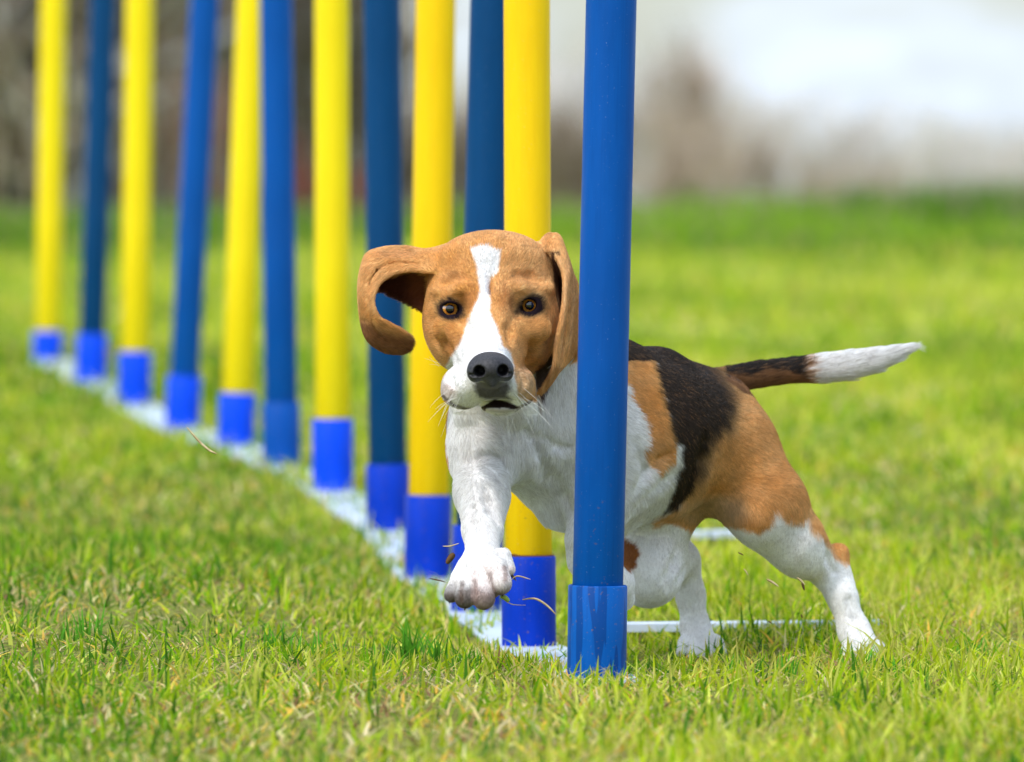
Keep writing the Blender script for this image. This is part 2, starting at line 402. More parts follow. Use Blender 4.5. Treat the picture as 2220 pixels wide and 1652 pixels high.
parts = []
if True:
    parts.append(scatter(19000, -0.62, 0.66, 5.35, 6.3, 0.012, 0.034, 0.0022, 0.0052, 3, 0.24))
    parts.append(scatter(15000, -0.62, 0.66, 5.35, 6.3, 0.005, 0.014, 0.0014, 0.0028, 2, 0.50))
    parts.append(scatter(24000, -0.66, 0.72, 6.3, 7.7, 0.010, 0.035, 0.0019, 0.0048, 3, 0.22))
    parts.append(scatter(30000, -0.66, 0.72, 6.3, 7.7, 0.004, 0.014, 0.0014, 0.0028, 2, 0.60))
    parts.append(scatter(46000, -0.85, 0.85, 7.7, 10.0, 0.010, 0.032, 0.0028, 0.0058, 2, 0.24))
    parts.append(scatter(62000, -1.3, 1.3, 10.0, 15.0, 0.012, 0.036, 0.005, 0.011, 2, 0.18))
    parts.append(scatter(60000, -2.6, 2.6, 15.0, 27.5, 0.02, 0.05, 0.009, 0.018, 1, 0.10))
    # ground either side of the picture
    for s in (-1, 1):
        a, b = sorted((s * 0.66, s * 2.2))
        parts.append(scatter(60000, a, b, 5.3, 10.0, 0.012, 0.028, 0.0022, 0.004, 1, 0.22))
        a, b = sorted((s * 1.3, s * 4.5))
        parts.append(scatter(40000, a, b, 10.0, 16.0, 0.016, 0.032, 0.004, 0.008, 1, 0.16))
    # darker, taller tufts where the poles stand and a few in the sharp zone
    for (px, py, d, n, hh) in ((905, 1400, 6.9, 26, .050), (925, 1410, 6.88, 14, .04), (170, 1400, 6.9, 12, .03), (200, 1390, 6.95, 14, .04),
                               (600, 1410, 6.9, 16, .035), (700, 1420, 6.85, 14, .03), (1010, 1430, 6.8, 30, .028), (840, 1430, 6.82, 18, .032), (1240, 1480, 6.53, 6, .03),
                               (1330, 1490, 6.53, 8, .035), (1400, 1470, 6.65, 14, .03), (1590, 1460, 6.72, 22, .03), (1700, 1470, 6.7, 16, .03), (1950, 1460, 6.72, 20, .03), (2120, 1420, 6.9, 18, .035), (1860, 1450, 6.78, 14, .032)):
        g0 = gpt(px, py, d)
        x = g0[0] + rng.normal(size=n) * 0.010; y = g0[1] + rng.normal(size=n) * 0.02
        hgt = rng.uniform(0.55, 1.0, n) * hh
        c = np.array([[0.06, 0.19, 0.012]]) * rng.uniform(0.7, 2.0, (n, 1)); 
        parts.append(blade_mesh(x, y, hgt, rng.uniform(.0016, .003, n), np.abs(rng.normal(.4, .3, n)), rng.uniform(0, 6.28, n), rng.uniform(-.5, .5, n), c, c * 1.4, 4))
    # lighter grass growing up against the rail, the near sockets and the side bar
    for (px, py, d, n, hh) in ((1060, 1400, 6.95, 70, .028), (1125, 1425, 6.82, 70, .028), (1185, 1450, 6.7, 50, .026), (1000, 1368, 7.1, 60, .028), (945, 1325, 7.4, 60, .028), (1225, 1470, 6.6, 30, .024),
                               (900, 1285, 7.8, 60, .03), (850, 1225, 8.2, 50, .03), (1100, 1412, 6.9, 60, .024), (1160, 1436, 6.76, 60, .024), (1250, 1484, 6.53, 22, .024), (1320, 1488, 6.53, 26, .024)):
        g0 = gpt(px, py, d); x = g0[0] + rng.normal(size=n) * 0.016; y = g0[1] + rng.normal(size=n) * 0.04
        cg, tg_, _ = palette(n, np.stack([x, y, 0 * x], 1), .3)
        parts.append(blade_mesh(x, y, rng.uniform(.5, 1.0, n) * hh, rng.uniform(.0016, .0036, n), np.abs(rng.normal(.5, .4, n)), rng.uniform(0, 6.28, n), rng.uniform(-.8, .8, n), cg, tg_, 3))
    parts.append(scatter(800, 0.06, 0.38, 7.08, 7.24, 0.012, 0.026, 0.0018, 0.004, 3, 0.24))
off = 0; VV = []; FF = []; KK = []
for V, T, K in parts:
    VV.append(V); FF.append(T + off); KK.append(K); off += len(V)
gr = NT('grass_blade', 0.6, 0.08)
ga = gr.attr(); gr.color(ga)
tr = gr.n.new('ShaderNodeBsdfTranslucent'); gr.l.new(ga, tr.inputs['Color'])
ms = gr.n.new('ShaderNodeMixShader'); ms.inputs[0].default_value = 0.42
gr.l.new(gr.b.outputs[0], ms.inputs[1]); gr.l.new(tr.outputs[0], ms.inputs[2]); gr.l.new(ms.outputs[0], gr.out.inputs['Surface'])
grass = link('grass', mesh_np('grass', np.concatenate(VV), np.concatenate(FF), False, np.concatenate(KK)), None, gr.m)
tag(grass, kind='stuff')
print('grass tris', sum(len(T) for _, T, _ in parts))

# ------------------------------------------------------------------ background: weedy verge, bare shrubs, trees
def prism_twigs(A, B, ra, rb, col):
    """n tapering three-sided twigs"""
    n = len(A); t = B - A; L = np.linalg.norm(t, axis=1, keepdims=True); t = t / L
    s = np.cross(t, np.array([0.3, 1.0, 0.1])); s /= np.linalg.norm(s, axis=1, keepdims=True); u = np.cross(s, t)
    V = []
    for (Pt, r) in ((A, ra), (B, rb)):
        for k in range(3):
            a = k * 2.0944
            V.append(Pt + (s * math.cos(a) + u * math.sin(a)) * np.asarray(r)[:, None])
    V = np.stack(V, 1).reshape(-1, 3)
    b = (np.arange(n) * 6)[:, None]
    q = np.concatenate([b + [k, (k + 1) % 3, 3 + (k + 1) % 3, 3 + k] for k in range(3)])
    return V, q, np.repeat(col, 6, 0)

mt_ = NT('bare_twig', 0.85, 0.2); mt_.color(mt_.attr())
M_TWIG = mt_.m
def shrub(px, d, wid, hgt, n, cols, name='bare_shrub', label='', cat='shrub', group=None, thick=1.0, leaves=None, base_py=None, mat=None):
    x0 = (px - 1110) / F * d; z0 = float(G(x0, d)) - 0.05
    root = empty(name, (x0, d, z0)); tag(root, label, cat, group)
    # stems fanning from the ground
    ns = max(6, n // 60)
    a0 = np.stack([rng.normal(0, wid * 0.18, ns), rng.normal(0, wid * 0.15, ns), np.zeros(ns)], 1)
    spread = rng.normal(0, 1, (ns, 2)); 
    top = a0 + np.stack([spread[:, 0] * wid * 0.28, spread[:, 1] * wid * 0.2, hgt * rng.uniform(0.55, 1.0, ns)], 1)
    mid = (a0 + top) / 2 + rng.normal(0, 0.05, (ns, 3)) * wid
    A = np.concatenate([a0, mid]); B = np.concatenate([mid, top])
    r = 0.012 * thick * hgt
    ra = np.concatenate([np.full(ns, r), np.full(ns, r * .7)]); rb = np.concatenate([np.full(ns, r * .7), np.full(ns, r * .25)])
    c = np.array(cols)[rng.integers(0, len(cols), len(A))] * 0.8
    V, q, K = prism_twigs(A, B, ra, rb, c)
    link('stems', mesh_np('stems', V, q, True, K), root, M_TWIG)['kind'] = 'stuff'
    # twigs along the stems
    k = rng.integers(0, ns, n); t = rng.beta(2.2, 1.3, n)[:, None]
    base = np.where(t < 0.5, a0[k] + (mid[k] - a0[k]) * t * 2, mid[k] + (top[k] - mid[k]) * (t * 2 - 1))
    dr = rng.normal(0, 1, (n, 3)); dr[:, 2] = np.abs(dr[:, 2]) * 0.9 + 0.5; dr /= np.linalg.norm(dr, axis=1, keepdims=True)
    ln = hgt * rng.uniform(0.08, 0.26, n)[:, None]
    e = base + dr * ln
    c = np.array(cols)[rng.integers(0, len(cols), n)] * rng.uniform(.7, 1.3, (n, 1))
    V, q, K = prism_twigs(base, e, np.full(n, 0.0045 * thick * hgt), np.full(n, 0.0015 * thick * hgt), c)
    tg = link('twigs', mesh_np('twigs', V, q, True, K), root, M_TWIG); tag(tg, kind='stuff')
    if leaves:
        m, lc, ls = leaves
        k = rng.integers(0, n, m); p = base[k] + (e[k] - base[k]) * rng.random((m, 1))
        dd = rng.normal(0, 1, (m, 3)); dd /= np.linalg.norm(dd, axis=1, keepdims=True)
        sd = np.cross(dd, rng.normal(0, 1, (m, 3))); sd /= np.linalg.norm(sd, axis=1, keepdims=True)
        L = ls * rng.uniform(.6, 1.3, (m, 1))
        V = np.stack([p, p + dd * L * .5 + sd * L * .3, p + dd * L, p + dd * L * .5 - sd * L * .3], 1).reshape(-1, 3)
        q = (np.arange(m) * 4)[:, None] + [0, 1, 2, 3]
        K = np.repeat(np.array(lc)[rng.integers(0, len(lc), m)] * rng.uniform(.7, 1.2, (m, 1)), 4, 0)
        lf = link('leaves', mesh_np('leaves', V, q, False, K), root, gr.m); tag(lf, kind='stuff')
    return root

BR = [(0.56, 0.44, 0.34), (0.48, 0.38, 0.29), (0.62, 0.50, 0.42), (0.40, 0.33, 0.26)]
GY = [(0.70, 0.66, 0.66), (0.74, 0.70, 0.70), (0.62, 0.58, 0.58), (0.70, 0.62, 0.55)]
DK = [(0.30, 0.22, 0.15), (0.36, 0.29, 0.22), (0.22, 0.16, 0.11), (0.42, 0.36, 0.29)]
DKL = [(0.22, 0.18, 0.13), (0.17, 0.13, 0.09), (0.30, 0.26, 0.21)]
RD = [(0.36, 0.05, 0.04), (0.28, 0.04, 0.04)]
GN = [(0.07, 0.16, 0.02), (0.12, 0.24, 0.03), (0.05, 0.11, 0.02)]
left = [(-120, 58, 3.2, 4.6, 'edge'), (70, 50, 1.5, 3.6, ''), (235, 56, 1.5, 3.8, ''), (380, 60, 1.6, 3.5, ''), (520, 64, 1.7, 3.3, ''), (650, 58, 1.2, 2.5, '')]
lab = ['dark bare tree filling the far left corner, left of every pole', 'dark leafless tree standing behind the two farthest poles',
       'dark leafless tree behind the third yellow pole from the far end', 'brown leafless tree with red leaves low in its crown',
       'dark leafless tree behind the leaning yellow pole', 'grey leafless tree at the right end of the dark trees']
for (px, d, w, h, _), lb in zip(left, lab):
    shrub(px, d, w, h, 3600, DK + [GY[0]], 'bare_tree', lb, 'tree', 'bare trees along the far left of the field', 1.5, leaves=(2600, DKL, 0.10))
# mid: pale thicket behind the poles and head
mid = [(770, 66, 1.4, 1.15, DK), (900, 70, 1.4, 1.2, DK), (1030, 66, 1.2, 0.95, DK), (1150, 72, 1.3, 1.25, BR), (1235, 64, 0.8, 1.0, DK), (850, 84, 2.4, 1.6, GY), (1190, 86, 1.6, 1.9, GY)]
ml = ['low dark thicket just right of the yellow pole nearest the flying ear', 'dark low shrub seen between the fifth and fourth poles',
      'dark shrub behind the overlapping blue and yellow poles', 'brown shrub seen past the edge of the second yellow pole',
      'dark shrub seen left of the nearest blue pole above the ear', 'tall pale shrub far behind the blue and yellow poles', 'pale grey shrub reaching up beside the nearest blue pole']
for (px, d, w, h, c), lb in zip(mid, ml):
    shrub(px, d, w, h, 1500, c, 'bare_shrub', lb, 'shrub', 'bare shrubs beyond the field', 1.3, leaves=(700, DKL, 0.06))
right = [(1440, 70, 1.5, 1.7, GY, 1200), (1510, 66, 0.9, 1.65, BR, 700), (1570, 60, 1.0, 0.95, BR, 1300), (1450, 56, 1.0, 0.75, BR, 1300), (1660, 74, 1.3, 1.25, GY, 900), (1740, 60, 0.9, 0.62, BR, 700),
         (1810, 66, 1.1, 1.05, GY, 900), (1890, 58, 0.9, 0.60, BR, 700), (1960, 76, 1.5, 1.15, GY, 900), (2060, 64, 0.9, 0.88, GY, 800), (2160, 60, 0.9, 0.68, GY, 700), (2240, 70, 1.2, 0.95, GY, 800), (2120, 84, 2.6, 1.35, GY, 1000), (1700, 88, 3.0, 1.5, GY, 1000)]
rl = ['pale tall bush just right of the nearest blue pole', 'tallest pale brown bush right of the nearest blue pole', 'warm brown bush with a dense foot, right of the tallest one',
      'low dark brown bush at the foot of the tallest pale bush', 'faint grey bush above the dog back', 'low tan bush above the base of the dog tail', 'rounded grey brown bush above the middle of the tail',
      'low reddish brown bush above the tail', 'faint lilac grey bush above the white tail tip', 'pale bush right of the tail tip', 'low pale bush near the right edge',
      'pale bush cut by the right edge of the view', 'hazy wide bush far behind at the right', 'hazy wide bush far behind above the dog back']
for (px, d, w, h, c, n), lb in zip(right, rl):
    shrub(px, d, w, h, n, c, 'bare_shrub', lb, 'shrub', 'bare shrubs beyond the field', 1.1, leaves=(260, BR, 0.05))
for (px, d, w, h, lb) in ((1400, 38, .8, 0.19, 'low olive green clump right beside the nearest blue pole'), (1560, 42, 1.0, 0.247, 'low green clump under the tallest pale bush'), (1760, 40, .9, 0.19, 'low green clump above the root of the tail'),
        (1930, 36, .8, 0.19, 'dark green clump above the white tail tip'), (2130, 40, 1.0, 0.209, 'low green clump towards the right edge'), (760, 44, 1.2, 0.19, 'low green clump behind the middle poles')):
    shrub(px, d, w, h, 900, GN + BR[:1], 'low_green_shrub', lb, 'shrub', 'low green shrubs along the field edge', 1.2, leaves=(900, GN, 0.03))
# red-leaved saplings among the dark trees
for px, d, h, lb in ((410, 46, 1.2, 'red leaved sapling between two poles at upper left'), (480, 44, 1.0, 'small red leaved sapling left of the leaning yellow pole'), (655, 44, 0.62, 'low red leaved sapling between a blue and a yellow pole'), (775, 46, 0.4, 'smallest red leaved sapling beside the dark blue pole')):
    x0 = (px - 1110) / F * d
    shrub(px, d, 0.22, h, 120, DK, 'red_sapling', lb, 'sapling', 'red leaved saplings', 0.7, leaves=(130, RD, 0.045))
# verge of weeds along the field edge
n = 42000
x = rng.uniform(-6, 6, n); y = rng.uniform(23.5, 33, n)
dn = nnoise(np.stack([x, y * .6, 0 * x], 1), 2.3, 21)
h = np.clip(0.085 + 0.07 * dn + rng.uniform(-0.03, 0.06, n), 0.02, 0.3) * np.clip((y - 24) / 3, .3, 1.3) * np.where(x > -0.3, 1.1, .8)
c = np.where((dn > 0.1)[:, None], np.array([[0.09, 0.20, 0.015]]), np.array([[0.20, 0.35, 0.02]])) * rng.uniform(.6, 1.3, (n, 1))
c = np.where((rng.random(n) < np.clip(.15 + .07 * (y - 27), .1, .5))[:, None], np.array([[.34, .27, .18]]), c)
V, T, K = blade_mesh(x, y, h, rng.uniform(.012, .03, n), np.abs(rng.normal(.4, .3, n)), rng.uniform(0, 6.28, n), rng.uniform(0, 3.1, n), c, c * 1.1, 2)
weeds = link('weeds', mesh_np('weeds', V, T, False, K), None, gr.m); tag(weeds, kind='stuff')

# ------------------------------------------------------------------ the beagle
D0 = 6.80
def D(px, py, z): return P(px, py, D0 + z / 100.0)
def RM(r, z): return r * (D0 + z / 100.0) / F

def axis(pieces):
    out = [pieces[0][0]]
    for a, b, h in pieces:
        m = max(2, int(round((b - a) / h))); out += list(np.linspace(a, b, m + 1)[1:])
    return np.array(out, dtype=np.float32)

class Field:
    def __init__(s, xs, ys, zs, fill=0.05):
        s.ax = (xs, ys, zs); s.F = np.full((len(xs), len(ys), len(zs)), fill, dtype=np.float32)
    def box(s, lo, hi):
        sl = []; g = []
        for k in range(3):
            i0 = max(0, int(np.searchsorted(s.ax[k], lo[k])) - 1); i1 = min(len(s.ax[k]), int(np.searchsorted(s.ax[k], hi[k])) + 1)
            sl.append(slice(i0, i1)); g.append(s.ax[k][i0:i1])
        return tuple(sl), np.meshgrid(*g, indexing='ij', sparse=True)
    def comb(s, sl, d, k, mode):
        a = s.F[sl]
        if mode == 'sub': a, d = -a, d
        if k <= 0: r = np.minimum(a, d)
        else:
            h = np.clip(0.5 + 0.5 * (a - d) / k, 0, 1); r = a + (d - a) * h - k * h * (1 - h)
        s.F[sl] = -r if mode == 'sub' else r
    def cap(s, a, b, ra, rb, k=0.012, mode='add', flat=None):
        a, b = np.asarray(a, np.float32), np.asarray(b, np.float32)
        m = max(ra, rb) + k + 0.004
        sl, (X, Y, Z) = s.box(np.minimum(a, b) - m, np.maximum(a, b) + m)
        t = b - a; L2 = float(t @ t) + 1e-12
        u = np.clip(((X - a[0]) * t[0] + (Y - a[1]) * t[1] + (Z - a[2]) * t[2]) / L2, 0, 1)
        d = np.sqrt((X - a[0] - u * t[0]) ** 2 + (Y - a[1] - u * t[1]) ** 2 + (Z - a[2] - u * t[2]) ** 2) - (ra + (rb - ra) * u)
        s.comb(sl, d.astype(np.float32), k, mode)
    def ell(s, c, r, k=0.012, mode='add', rot=None):
        c = np.asarray(c, np.float32); r = np.asarray(r, np.float32); m = float(r.max()) + k + 0.004
        if rot is None: mm = r + k + 0.004
        else: mm = np.full(3, m)
        sl, (X, Y, Z) = s.box(c - mm, c + mm)
        X, Y, Z = X - c[0], Y - c[1], Z - c[2]
        if rot is not None:
            R = np.array(rot, np.float32)
            X, Y, Z = (R[0, 0] * X + R[0, 1] * Y + R[0, 2] * Z, R[1, 0] * X + R[1, 1] * Y + R[1, 2] * Z, R[2, 0] * X + R[2, 1] * Y + R[2, 2] * Z)
        k0 = np.sqrt((X / r[0]) ** 2 + (Y / r[1]) ** 2 + (Z / r[2]) ** 2) + 1e-9
        k1 = np.sqrt((X / r[0] ** 2) ** 2 + (Y / r[1] ** 2) ** 2 + (Z / r[2] ** 2) ** 2) + 1e-9
        d = k0 * (k0 - 1) / k1
        s.comb(sl, d.astype(np.float32), k, mode)
    # pixel-space shorthands: centre (px,py,depth cm), radii px, depth radius cm
    def E(s, px, py, z, rx, ry, rz, k=1.2, mode='add', tilt=0, yaw=0, pitch=0):
        rot = None
        if tilt or yaw or pitch:
            rot = (Matrix.Rotation(math.radians(tilt), 3, 'Y') @ Matrix.Rotation(math.radians(yaw), 3, 'Z') @ Matrix.Rotation(math.radians(pitch), 3, 'X')).transposed()
        s.ell(D(px, py, z), (RM(rx, z), rz / 100.0, RM(ry, z)), k / 100.0, mode, rot)
    def surf(s, px, py, z0=-24, z1=30):
        for z in np.arange(z0, z1, .1):
            p = D(px, py, z); i = [int(np.clip(np.searchsorted(s.ax[q], p[q]), 0, len(s.ax[q]) - 1)) for q in range(3)]
            if s.F[i[0], i[1], i[2]] < 0: return z
        return None
    def crease(s, pts, w, k=.6, z0=-24):
        """a soft groove following picture points over the front surface"""
        q = [(x, y, s.surf(x, y, z0)) for x, y in pts]
        q = [t for t in q if t[2] is not None]
        m = len(q)
        for i, (a, b) in enumerate(zip(q[:-1], q[1:])):
            wa = w * math.sin(math.pi * (i + .35) / (m - .3)) + .5; wb = w * math.sin(math.pi * min(i + 1.35, m - .35) / (m - .3)) + .5
            s.K((*a, max(wa, .5)), (*b, max(wb, .5)), k, 'sub')
    def K(s, a, b, k=1.2, mode='add'):
        s.cap(D(*a[:3]), D(*b[:3]), RM(a[3], a[2]), RM(b[3], b[2]), k / 100.0, mode)

def surface_nets(xs, ys, zs, Fd):
    I = Fd < 0
    u = I.view(np.uint8)
    S = u[:-1] + u[1:]; S = S[:, :-1] + S[:, 1:]; S = S[:, :, :-1] + S[:, :, 1:]
    act = np.argwhere((S > 0) & (S < 8)); del S
    n = len(act); ii, jj, kk = act.T
    idx = np.full([q - 1 for q in Fd.shape], -1, dtype=np.int32); idx[ii, jj, kk] = np.arange(n)
    acc = np.zeros((n, 3)); cnt = np.zeros(n)
    cor = [(a, b, c) for a in (0, 1) for b in (0, 1) for c in (0, 1)]
    val = {c: Fd[ii + c[0], jj + c[1], kk + c[2]] for c in cor}
    for a in cor:
        for ax in range(3):
            if a[ax] == 0:
                b = list(a); b[ax] = 1; b = tuple(b)
                va, vb = val[a], val[b]
                m = (va < 0) != (vb < 0)
                t = np.where(m, va / np.where(m, va - vb, 1), 0)
                pa = np.stack([xs[ii + a[0]], ys[jj + a[1]], zs[kk + a[2]]], 1)
                pb = np.stack([xs[ii + b[0]], ys[jj + b[1]], zs[kk + b[2]]], 1)
                acc += np.where(m[:, None], pa + (pb - pa) * t[:, None], 0); cnt += m
    V = acc / cnt[:, None]
    Q = []
    for ax in range(3):
        sl0 = [slice(None)] * 3; sl1 = [slice(None)] * 3; sl0[ax] = slice(0, -1); sl1[ax] = slice(1, None)
        ed = np.argwhere(I[tuple(sl0)] != I[tuple(sl1)])
        o = [q for q in range(3) if q != ax]
        ok = np.ones(len(ed), bool)
        for q in o: ok &= (ed[:, q] > 0) & (ed[:, q] < Fd.shape[q] - 1)
        ed = ed[ok]
        def g(da, db):
            e = ed.copy(); e[:, o[0]] -= da; e[:, o[1]] -= db; return idx[e[:, 0], e[:, 1], e[:, 2]]
        q = np.stack([g(1, 1), g(0, 1), g(0, 0), g(1, 0)], 1)
        ins = I[ed[:, 0], ed[:, 1], ed[:, 2]]
        flip = ins if ax != 1 else ~ins
        q[~flip] = q[~flip][:, ::-1]
        Q.append(q)
    return V, np.concatenate(Q)

x0, xf, x1 = D(755, 0, 0)[0], D(1270, 0, 0)[0], D(2010, 0, 15)[0] + .02
y0, yf, y1 = D0 - 0.225, D0 + 0.01, D0 + 0.40
zt, zf, zb = D(0, 492, 0)[2], D(0, 905, 0)[2], D(0, 1470, 20)[2] - .012
FI = 1.0
fx = axis([(x0, xf, .0011 * FI), (xf, x1, .0022 * FI)])
fy = axis([(y0, yf, .0011 * FI), (yf, y1, .0026 * FI)])
fz = axis([(zb, zf, .0017 * FI), (zf, zt, .0011 * FI)])
B = Field(fx, fy, fz)
print('grid', B.F.shape)
# --- trunk
B.E(1116, 925, 4.5, 140, 112, 7.5, 2)                     # front of chest
B.E(1268, 955, 9, 185, 185, 8.5, 2.5, yaw=-30)              # ribcage, front
B.E(1395, 958, 15, 172, 182, 9, 2.5)                        # ribcage, rear
B.E(1490, 945, 20, 145, 145, 8, 2.5)                        # loin
B.E(1552, 938, 24, 100, 108, 7, 2.5)                        # pelvis
B.K((1100, 790, 1.5, 105), (1140, 900, 4, 130), 3)        # neck
B.K((1180, 820, 5, 120), (1300, 850, 11, 120), 3)         # withers
B.K((1230, 800, 8, 70), (1420, 832, 17, 68), 1.5)           # spine line
B.K((1420, 832, 17, 68), (1555, 878, 25, 60), 1.5)
B.E(1108, 985, 1.0, 84, 44, 4.0, 2)                    # breast muscle
B.K((1215, 1108, 6, 40), (1330, 1118, 10, 48), 2)         # brisket
# --- fore leg, raised
B.E(1056, 965, -0.5, 84, 88, 5.0, 1.5)
B.K((1048, 1005, -2, 62), (1042, 1070, -6, 52), 1.5)
B.K((1042, 1070, -6, 52), (1046, 1150, -10, 40), 1)
B.K((1046, 1150, -10, 39), (1046, 1198, -12.5, 36), .8)
B.K((1070, 1080, -5, 30), (1062, 1125, -8, 24), 1)      # forearm muscle, outer side
B.E(1044, 1226, -13.6, 50, 34, 2.0, .9)                  # back of the paw
B.E(1034, 1262, -14.0, 58, 40, 2.0, .8, tilt=10)
B.K((1000, 1254, -14.8, 21), (980, 1288, -15.6, 17), .3)
B.K((1018, 1256, -15.4, 23), (1008, 1296, -16.6, 22), .22)
B.K((1046, 1256, -15.6, 24), (1048, 1296, -16.8, 25), .22)
B.K((1074, 1232, -15.6, 26), (1084, 1264, -16.4, 25), .22)
B.K((1090, 1206, -13.4, 18), (1104, 1234, -13.8, 13), .3)
# --- fore leg behind the pole
B.E(1335, 985, 7, 100, 110, 4.5, 3)                       # shoulder blade
B.K((1335, 1010, 6, 78), (1300, 1080, 4, 62), 2)
B.K((1300, 1080, 4, 58), (1272, 1170, 1.5, 42), 1.5)
B.K((1272, 1170, 1.5, 40), (1272, 1215, 2.0, 37), 1)
B.K((1272, 1215, 2, 36), (1335, 1262, 6, 36), 1)
B.K((1335, 1262, 6, 36), (1350, 1298, 8, 26), .8)
# --- hind leg, outer
B.E(1560, 985, 20, 100, 108, 5.5, 2.5)
B.K((1594, 1000, 19, 93), (1668, 1092, 17.5, 78), 2.5)
B.K((1660, 1088, 17.5, 72), (1722, 1168, 18.5, 56), 1.5)
B.K((1725, 1165, 18.5, 56), (1788, 1232, 21, 35), 1.2)
B.K((1590, 1020, 20, 80), (1650, 1125, 16.5, 52), 2)      # front of thigh
B.K((1640, 1120, 17, 40), (1735, 1205, 19, 44), 2)        # shin front
B.K((1738, 1150, 20, 20), (1808, 1206, 22, 12), .8)      # tendon to the hock
B.E(1818, 1200, 22, 18, 20, 1.0, .8)
B.K((1792, 1238, 21, 35), (1826, 1295, 20.5, 30), 0.8)
B.K((1820, 1203, 22, 16), (1834, 1262, 21.2, 17), .8)
B.K((1826, 1295, 20.5, 29), (1852, 1370, 20, 31), 0.8)
B.K((1852, 1368, 20, 32), (1870, 1408, 18.6, 38), 0.8)
for q, (ox, oy, oz) in enumerate(((-36, 28, -1.0), (-13, 33, -2.2), (13, 33, -2.3), (36, 26, -1.2))):
    B.K((1872 + ox * .85, 1406, 18.8 + oz * .4, 17), (1876 + ox * 1.1, 1404 + oy, 18.2 + oz, 15), .3)
# --- hind leg, inner, knee swung forward
B.K((1470, 1010, 22, 84), (1428, 1130, 19, 64), 2.5)
B.K((1428, 1130, 19, 62), (1404, 1246, 16.5, 58), 2)
B.E(1405, 1240, 16.5, 54, 66, 2.6, 1.5)
B.K((1412, 1240, 17.5, 58), (1468, 1215, 23, 42), 2)
B.K((1474, 1215, 23.5, 34), (1477, 1162, 24.5, 15), 0.8)
B.K((1482, 1215, 23.8, 34), (1497, 1290, 24.2, 29), 0.8)
B.K((1497, 1290, 24.2, 28), (1508, 1365, 24, 29), 0.8)
B.K((1508, 1362, 24, 29), (1518, 1396, 22.8, 36), 0.8)
for q, (ox, oy, oz) in enumerate(((-38, 22, -1.0), (-13, 28, -2.2), (14, 28, -2.3), (40, 20, -1.2))):
    B.K((1518 + ox * .8, 1392, 23 + oz * .4, 17), (1520 + ox, 1392 + oy, 22.4 + oz, 15), .4)
# --- tail
tl = [(1530, 838, 27, 36), (1572, 824, 27.5, 27), (1640, 812, 28, 27), (1710, 803, 28, 26), (1770, 799, 27.5, 28), (1830, 793, 27, 29), (1885, 783, 26.5, 25), (1932, 770, 26, 17), (1960, 759, 25.6, 9), (1978, 753, 25.4, 3)]
for a, b in zip(tl[:-1], tl[1:]): B.K(a, b, .08)
# --- skull
B.E(1068, 612, -3.8, 140, 107, 5.4, 1.5)                  # cranium
B.E(1068, 560, -5.0, 108, 53, 3.6, 1.2)
B.E(1068, 690, -4.8, 142, 110, 4.6, 1.8)                  # face mass
B.E(984, 720, -5.4, 58, 86, 3.4, 1.5, tilt=-12)           # cheeks
B.E(1148, 722, -5.4, 60, 92, 3.4, 1.5, tilt=10)
B.K((1062, 640, -7.0, 60), (1064, 745, -12.5, 42), 1.6)   # bridge
B.K((1064, 745, -12.5, 42), (1063, 790, -17.0, 40), 1.0)
B.K((1062, 700, -8, 88), (1062, 800, -11.5, 78), 2.0)     # muzzle root
B.E(1003, 838, -12.8, 46, 44, 3.8, .9, tilt=14)           # upper lips
B.E(1120, 834, -12.8, 40, 42, 3.6, .9, tilt=-14)
B.E(1062, 822, -15.2, 56, 46, 3.0, 1.2)
B.E(996, 860, -12.4, 36, 23, 3.0, .6, tilt=16)
B.E(1130, 858, -12.4, 26, 22, 2.8, .6, tilt=-16)
B.E(1086, 884, -12.2, 42, 14, 2.8, .5)                    # chin
B.K((1020, 880, -3.5, 40), (1120, 880, -3.5, 42), 1.5)        # throat
# brows and sockets
B.E(1006, 626, -8.7, 34, 17, 1.6, .7, tilt=-10)
B.E(1120, 622, -8.8, 34, 17, 1.6, .7, tilt=12)
B.E(965, 640, -7.2, 34, 15, 1.5, .9, tilt=22)
B.E(1162, 630, -7.2, 34, 15, 1.5, .9, tilt=-14)
B.E(1000, 668, -10.4, 16, 24, 1.2, .9, mode='sub')        # stop hollow beside the bridge
B.E(1122, 668, -10.5, 16, 24, 1.2, .9, mode='sub')
B.E(1064, 598, -10.4, 7, 44, .9, .9, mode='sub')          # forehead furrow
B.K((960, 712, -9.2, 22), (1000, 728, -10.4, 18), 1.0)    # cheek bones
B.K((1172, 712, -9.2, 22), (1128, 726, -10.4, 18), 1.0)
EYES = [(976, 669, -7.75, 0), (1148, 661, -7.8, 9)]
for (ex, ey, ez, tl_) in EYES:
    B.E(ex, ey, ez, 34, 30, 1.35, .7)
    B.E(ex + (2 if ex < 1060 else -4), ey + 2, ez - 1.2, 19, 14.5, .95, .2, mode='sub', tilt=-tl_ if ex > 1060 else 4)
